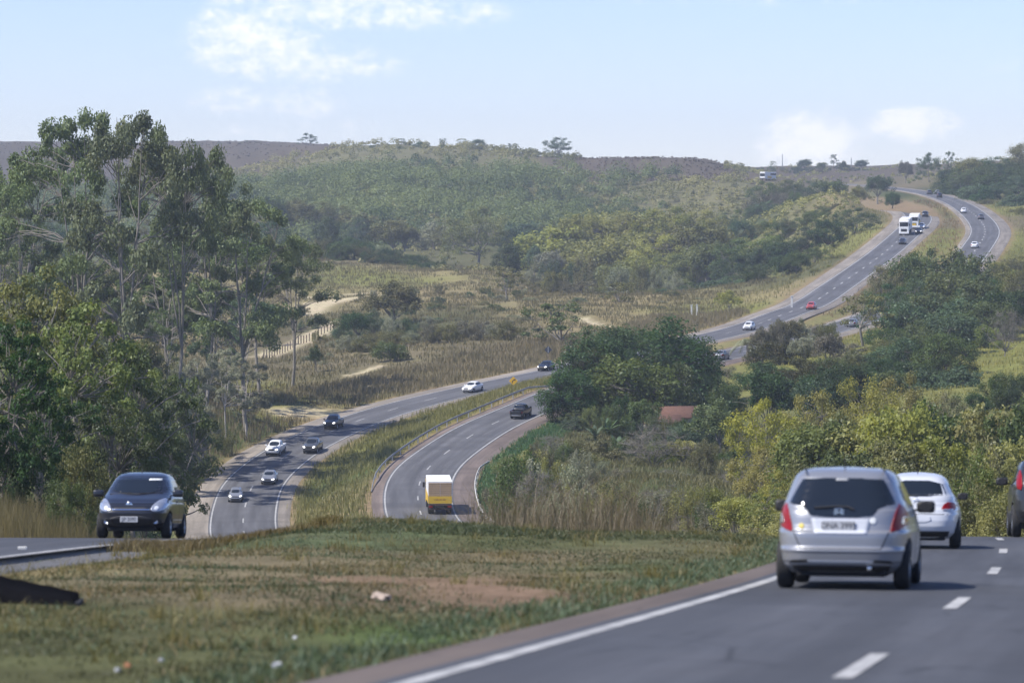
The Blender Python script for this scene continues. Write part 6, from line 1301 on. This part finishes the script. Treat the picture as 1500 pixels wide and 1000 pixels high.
def post_sign(name, px, py, D, hgt, sz, face, back, label, facing, icon=None, rot=math.pi / 4):
    q = at(px, py, D); zb = gz(q[0], D); root = empty(name, (q[0], D, zb)); h = max(q[2] - zb, 1.2)
    box('post', (0, .05, h / 2), (.09, .09, h), M_wood, root, .01)
    R_y = Matrix.Rotation(rot, 4, 'Y')
    pn = box('panel', (0, 0, h), (sz, .03, sz), back if not facing else face, root, .008, R_y)
    if icon: icon(pn, h)
    return tag(root, label, 'sign')
M_ysign = mat('sign_yellow', (.70, .42, .03), .5); M_sblk = mat('sign_black', (.02, .02, .02), .6); M_sback = mat('sign_dark_back', (.035, .045, .065), .5)
def curve_icon(pn, h):
    a = np.linspace(0, 1, 12); P = np.column_stack([-.16 + .34 * a ** 2.2, np.full(12, -.022), h - .30 + .5 * a ** .8]); V, Q = tube(P, np.full(12, .055), 6); V[:, 1] = -.022 + (V[:, 1] + .022) * .12; link('arrow', mesh_np('arrow', V, Q, [M_sblk]), pn)
    me = mesh_np('arrow_head', np.array([(.05, -.026, h + .20), (.26, -.026, h + .02), (.28, -.026, h + .32), (.05, -.02, h + .20), (.26, -.02, h + .02), (.28, -.02, h + .32)]), np.array([(0, 1, 2), (3, 5, 4), (0, 3, 1), (1, 3, 4)]), [M_sblk]); link('arrow', me, pn)
post_sign('warning_sign', 752, 571, 520, 2, .85, M_ysign, M_ysign, 'yellow diamond bend warning sign with a black curved arrow between the roads', True, curve_icon)
def back_icon(pn, h): box('bracket', (0, -.03, h), (.12, .03, .95), M_gal, pn, .004)
post_sign('road_sign', 803, 512, 592, 2, .85, M_ysign, M_sback, 'dark back of a diamond road sign on the grassy verge above the black saloon', False, back_icon)
# far markers
def marker(px, py, D, h, w_, m_, name, label, cat, cap=None):
    q = at(px, py, D); zb = gz(q[0], D); root = empty(name, (q[0], D, zb)); box('post', (0, 0, h / 2), (w_, w_, h), m_, root, .02)
    box('cap', (0, 0, h + .06), (w_ * 1.5, w_ * 1.5, .12), cap or m_, root, .02); return tag(root, label, cat, None)
marker(1160, 446, 745, 2.2, .35, M_wht, 'marker_post', 'short white marker post on the verge above the red car', 'post')
marker(1013, 462, 735, 2.0, .3, M_wht, 'gate_post', 'left of two white gate posts at the edge of the straw field', 'gate post'); marker(1021, 462, 735, 2.0, .3, M_wht, 'gate_post', 'right of two white gate posts at the edge of the straw field', 'gate post')
def mast(px, pyt, D, label):
    q = at(px, pyt, D); zb = gz(q[0], D); h = q[2] - zb; root = empty('radio_mast', (q[0], D, zb)); V, Q = tube(np.array([(0, 0, z) for z in np.linspace(0, h, 6)]), np.linspace(.35, .16, 6), 6); link('pole', mesh_np('pole', V, Q, [M_gal]), root)
    bm = bmesh.new(); [add_box(bm, (0, 0, h * f), (1.2, .1, .1)) for f in (.7, .85, .97)]; bm_obj('crossbar', bm, M_gal, root); tag(root, label, 'mast')
mast(1146, 226, 2280, 'thin radio mast on the skyline right of the white bus'); mast(1247, 231, 2200, 'thin mast on the skyline left of the dome shaped dark tree')
# utility pole in the right wood, fence along the track
fp = densify([tuple(at(*a)) for a in [(388, 522, 650), (420, 508, 680), (455, 492, 712), (490, 478, 740)]], 3.6)
root = empty('track_fence', (fp[0, 0], fp[0, 1], gz(fp[0, 0], fp[0, 1]))); b_ = np.array(root.location); bm = bmesh.new(); add_box(bm, (0, 0, .6), (.2, .2, 1.7), .02); pm = bpy.data.meshes.new('post'); bm.to_mesh(pm); bm.free(); pm.materials.append(M_wood)
zz = ground(fp[:, 0], fp[:, 1] - 2.5)
for q, z in zip(fp, zz): o = link('post', pm, root); o.location = (q[0] - b_[0], q[1] - 2.5 - b_[1], z - b_[2])
for hh in (.5, .95, 1.3):
    V, Q = tube(np.column_stack([fp[:, 0] - b_[0], fp[:, 1] - 2.5 - b_[1], zz + hh - b_[2]]), np.full(len(fp), .012), 4); link('wire', mesh_np('wire', V, Q, [M_gal]), root)
tag(root, 'wooden post fence along the sandy track beside the eucalyptus', 'fence')
# tiled house
q = at(988, 610, 474); hx, hy, hz_ = q[0], 474, gz(q[0], 474); zroof = at(988, 610, 474)[2]; root = tag(empty('house', (hx, hy, hz_), .25), 'small house with terracotta tiled roofs half hidden by trees', 'house'); hw_ = max(zroof - hz_, 2.4)
m_tile, t, out = new_mat('terracotta_tiles'); ob = t.n('ShaderNodeTexCoord').outputs['Object']; wv = t.n('ShaderNodeTexWave', wave_type='BANDS', bands_direction='X', ins={'Scale': 3.5, 'Distortion': .6}); t.L.new(ob, wv.inputs[0])
b = t.n('ShaderNodeBsdfPrincipled', ins={'Base Color': t.mix(t.noise(ob, 2.0, 5), (.13, .062, .045, 1), (.27, .145, .10, 1)), 'Roughness': .9}); bp = t.n('ShaderNodeBump', ins={'Strength': .8, 'Distance': .08, 'Height': wv.outputs['Fac']}); t.L.new(bp.outputs[0], b.inputs['Normal']); t.L.new(b.outputs[0], out.inputs[0])
M_wall = mat('plaster_wall', (.52, .48, .42), .9, noise=.2, nscale=1.5)
w1 = box('wall', (0, 0, hw_ / 2), (5.6, 4.6, hw_), M_wall, root, .02); w2_ = box('wall', (-2.6, -2.6, hw_ / 2 - .3), (4.4, 3.0, hw_ - .6), M_wall, root, .02)
def gable(cx, cyy, w_, d_, z, h, nm):
    v = [(cx - w_ / 2, cyy - d_ / 2, z), (cx + w_ / 2, cyy - d_ / 2, z), (cx + w_ / 2, cyy, z + h), (cx - w_ / 2, cyy, z + h), (cx - w_ / 2, cyy + d_ / 2, z), (cx + w_ / 2, cyy + d_ / 2, z)]
    lo = [(a, b_, c - .14) for a, b_, c in v]; Q = [(0, 1, 2, 3), (3, 2, 5, 4), (6, 9, 8, 7), (9, 10, 11, 8), (0, 6, 7, 1), (4, 5, 11, 10), (1, 7, 8, 2), (2, 8, 11, 5), (0, 3, 9, 6), (3, 4, 10, 9)]
    link(nm, mesh_np(nm, np.array(v + lo), np.array(Q), [m_tile]), root)
gable(0, 0, 6.6, 5.6, hw_, 1.3, 'roof'); gable(-2.7, -2.7, 5.2, 3.9, hw_ - .55, .95, 'roof')
wd_ = box('window', (1.2, -2.32, hw_ * .5), (1.0, .06, 1.0), M_glass, root, .01); box('frame', (1.2, -2.34, hw_ * .5 - .53), (1.2, .1, .06), M_wht, wd_, .01); box('door', (2.2, -2.32, 1.0), (.8, .06, 2.0), M_wood, root, .01)

# --- foreground debris on the median
def crumple(name, px, py, D, s, m_, label, cat, seed, flat=.5):
    rng = np.random.default_rng(seed); q = at(px, py, D); bm = bmesh.new(); bmesh.ops.create_icosphere(bm, subdivisions=3, radius=1)
    for v in bm.verts: k = 1 + .45 * (rng.random() - .5) + .25 * math.sin(5 * v.co.x + seed) * math.sin(4 * v.co.y); v.co = Vector((v.co.x * s[0] * k, v.co.y * s[1] * k, max(v.co.z, -.3) * s[2] * k))
    o = bm_obj(name, bm, m_, None); o.location = (q[0], D, gz(q[0], D) + s[2] * .35 + .03); o.rotation_euler = (0, 0, rng.uniform(0, 3)); return tag(o, label, cat)
M_pale = mat('pale_stone', (.36, .29, .24), .9, noise=.2, nscale=6); M_plast = mat('white_plastic', (.42, .43, .45), .4); M_orng = mat('orange_plastic', (.36, .15, .06), .5)
crumple('broken_slab', 558, 887, 44, (.20, .10, .05), M_pale, 'pale broken slab lying on the grass below the bare red soil', 'rubble', 1)
crumple('plastic_litter', 405, 968, 30, (.045, .03, .03), M_plast, 'crumpled white plastic scrap in the grass near the road edge', 'litter', 2)
crumple('plastic_litter', 187, 968, 30, (.03, .03, .025), M_orng, 'small orange wrapper in the grass at lower left', 'litter', 3)
crumple('plastic_litter', 172, 974, 29.5, (.02, .02, .018), M_plast, 'tiny white scrap left of the orange wrapper', 'litter', 4)
crumple('plastic_litter', 236, 958, 31, (.02, .02, .018), M_plast, 'tiny white scrap right of the orange wrapper', 'litter', 5)
crumple('plastic_litter', 432, 922, 36, (.03, .02, .015), M_plast, 'small grey white scrap in the middle of the median', 'litter', 6)
# dark curved slab at the left edge
q0 = at(-60, 862, 44.5); q1 = at(112, 893, 42.5); root = tag(empty('drain_slab', ((q0[0] + q1[0]) / 2, 43.5, gz(-5.2, 43.5))), 'dark tilted drain slab sticking out of the grass at the left edge', 'slab')
M_slab = mat('dark_bitumen', (.005, .005, .006), .95, spec=.03, noise=.5, nscale=5); a0 = np.array([q0[0], 44.3, gz(q0[0], 44.3) + .40]); a1 = np.array([q1[0], 42.8, gz(q1[0], 42.8) + .13]); b_ = np.array(root.location)
nn = 14; s_ = np.linspace(0, 1, nn)[:, None]; top = a0 * (1 - s_) + a1 * s_ - b_; rg2 = np.random.default_rng(2); top[:, 2] += rg2.normal(0, .008, nn)
front = top + np.array([.05, -.55, -.16]); bot = front - np.array([0, .03, .32]); back = top - np.array([0, 0, .5])
V = np.stack([top, front, bot, back], 1).reshape(-1, 3); ii = np.arange(nn * 4).reshape(nn, 4); jj = np.roll(ii, -1, 1); Q = np.vstack([np.stack([ii[:-1], jj[:-1], jj[1:], ii[1:]], -1).reshape(-1, 4), ii[:1, ::-1], ii[-1:]])
link('slab', mesh_np('slab', V, Q, [M_slab]), root); box('end_cap', Vector(a1 - b_) + Vector((.03, -.27, -.17)), (.05, .5, .2), M_under, root, .01)
# reflective stud and the dry tuft before the black hatchback
q = at(33, 807, 70); i = RL.at_D(70); box('road_stud', (q[0], 70, RL.P[i, 2] + .02), (.16, .1, .05), M_wht, None, .01); tag(bpy.data.objects['road_stud'], 'white road stud by the kerb of the left road', 'road stud')
def tuft(px, D, rx, ry, n, h, c, nm, label, seed):
    q = at(px, 800, D); rng = np.random.default_rng(seed); XY = np.column_stack([q[0] + rng.normal(0, rx, n), D + rng.normal(0, ry, n)]); o = grass(nm, XY, (h * .6, h), .02, c, seed, .3, label, 1); o['kind'] = 'thing'; return tag(o, label, 'grass tuft')
tuft(236, 76, .42, .8, 2600, .34, (.19, .15, .07), 'dry_grass_tuft', 'dry brown grass tuft before the wheels of the black hatchback', 31)
tuft(375, 84, .55, .8, 2200, .30, (.16, .12, .06), 'dry_grass_tuft', 'dark brown grass tuft on the brow below the lowest silver car', 32)
tuft(478, 88, .16, .4, 700, .34, (.16, .12, .06), 'dry_grass_tuft', 'small upright dry tuft on the brow before the grassy slope', 33)
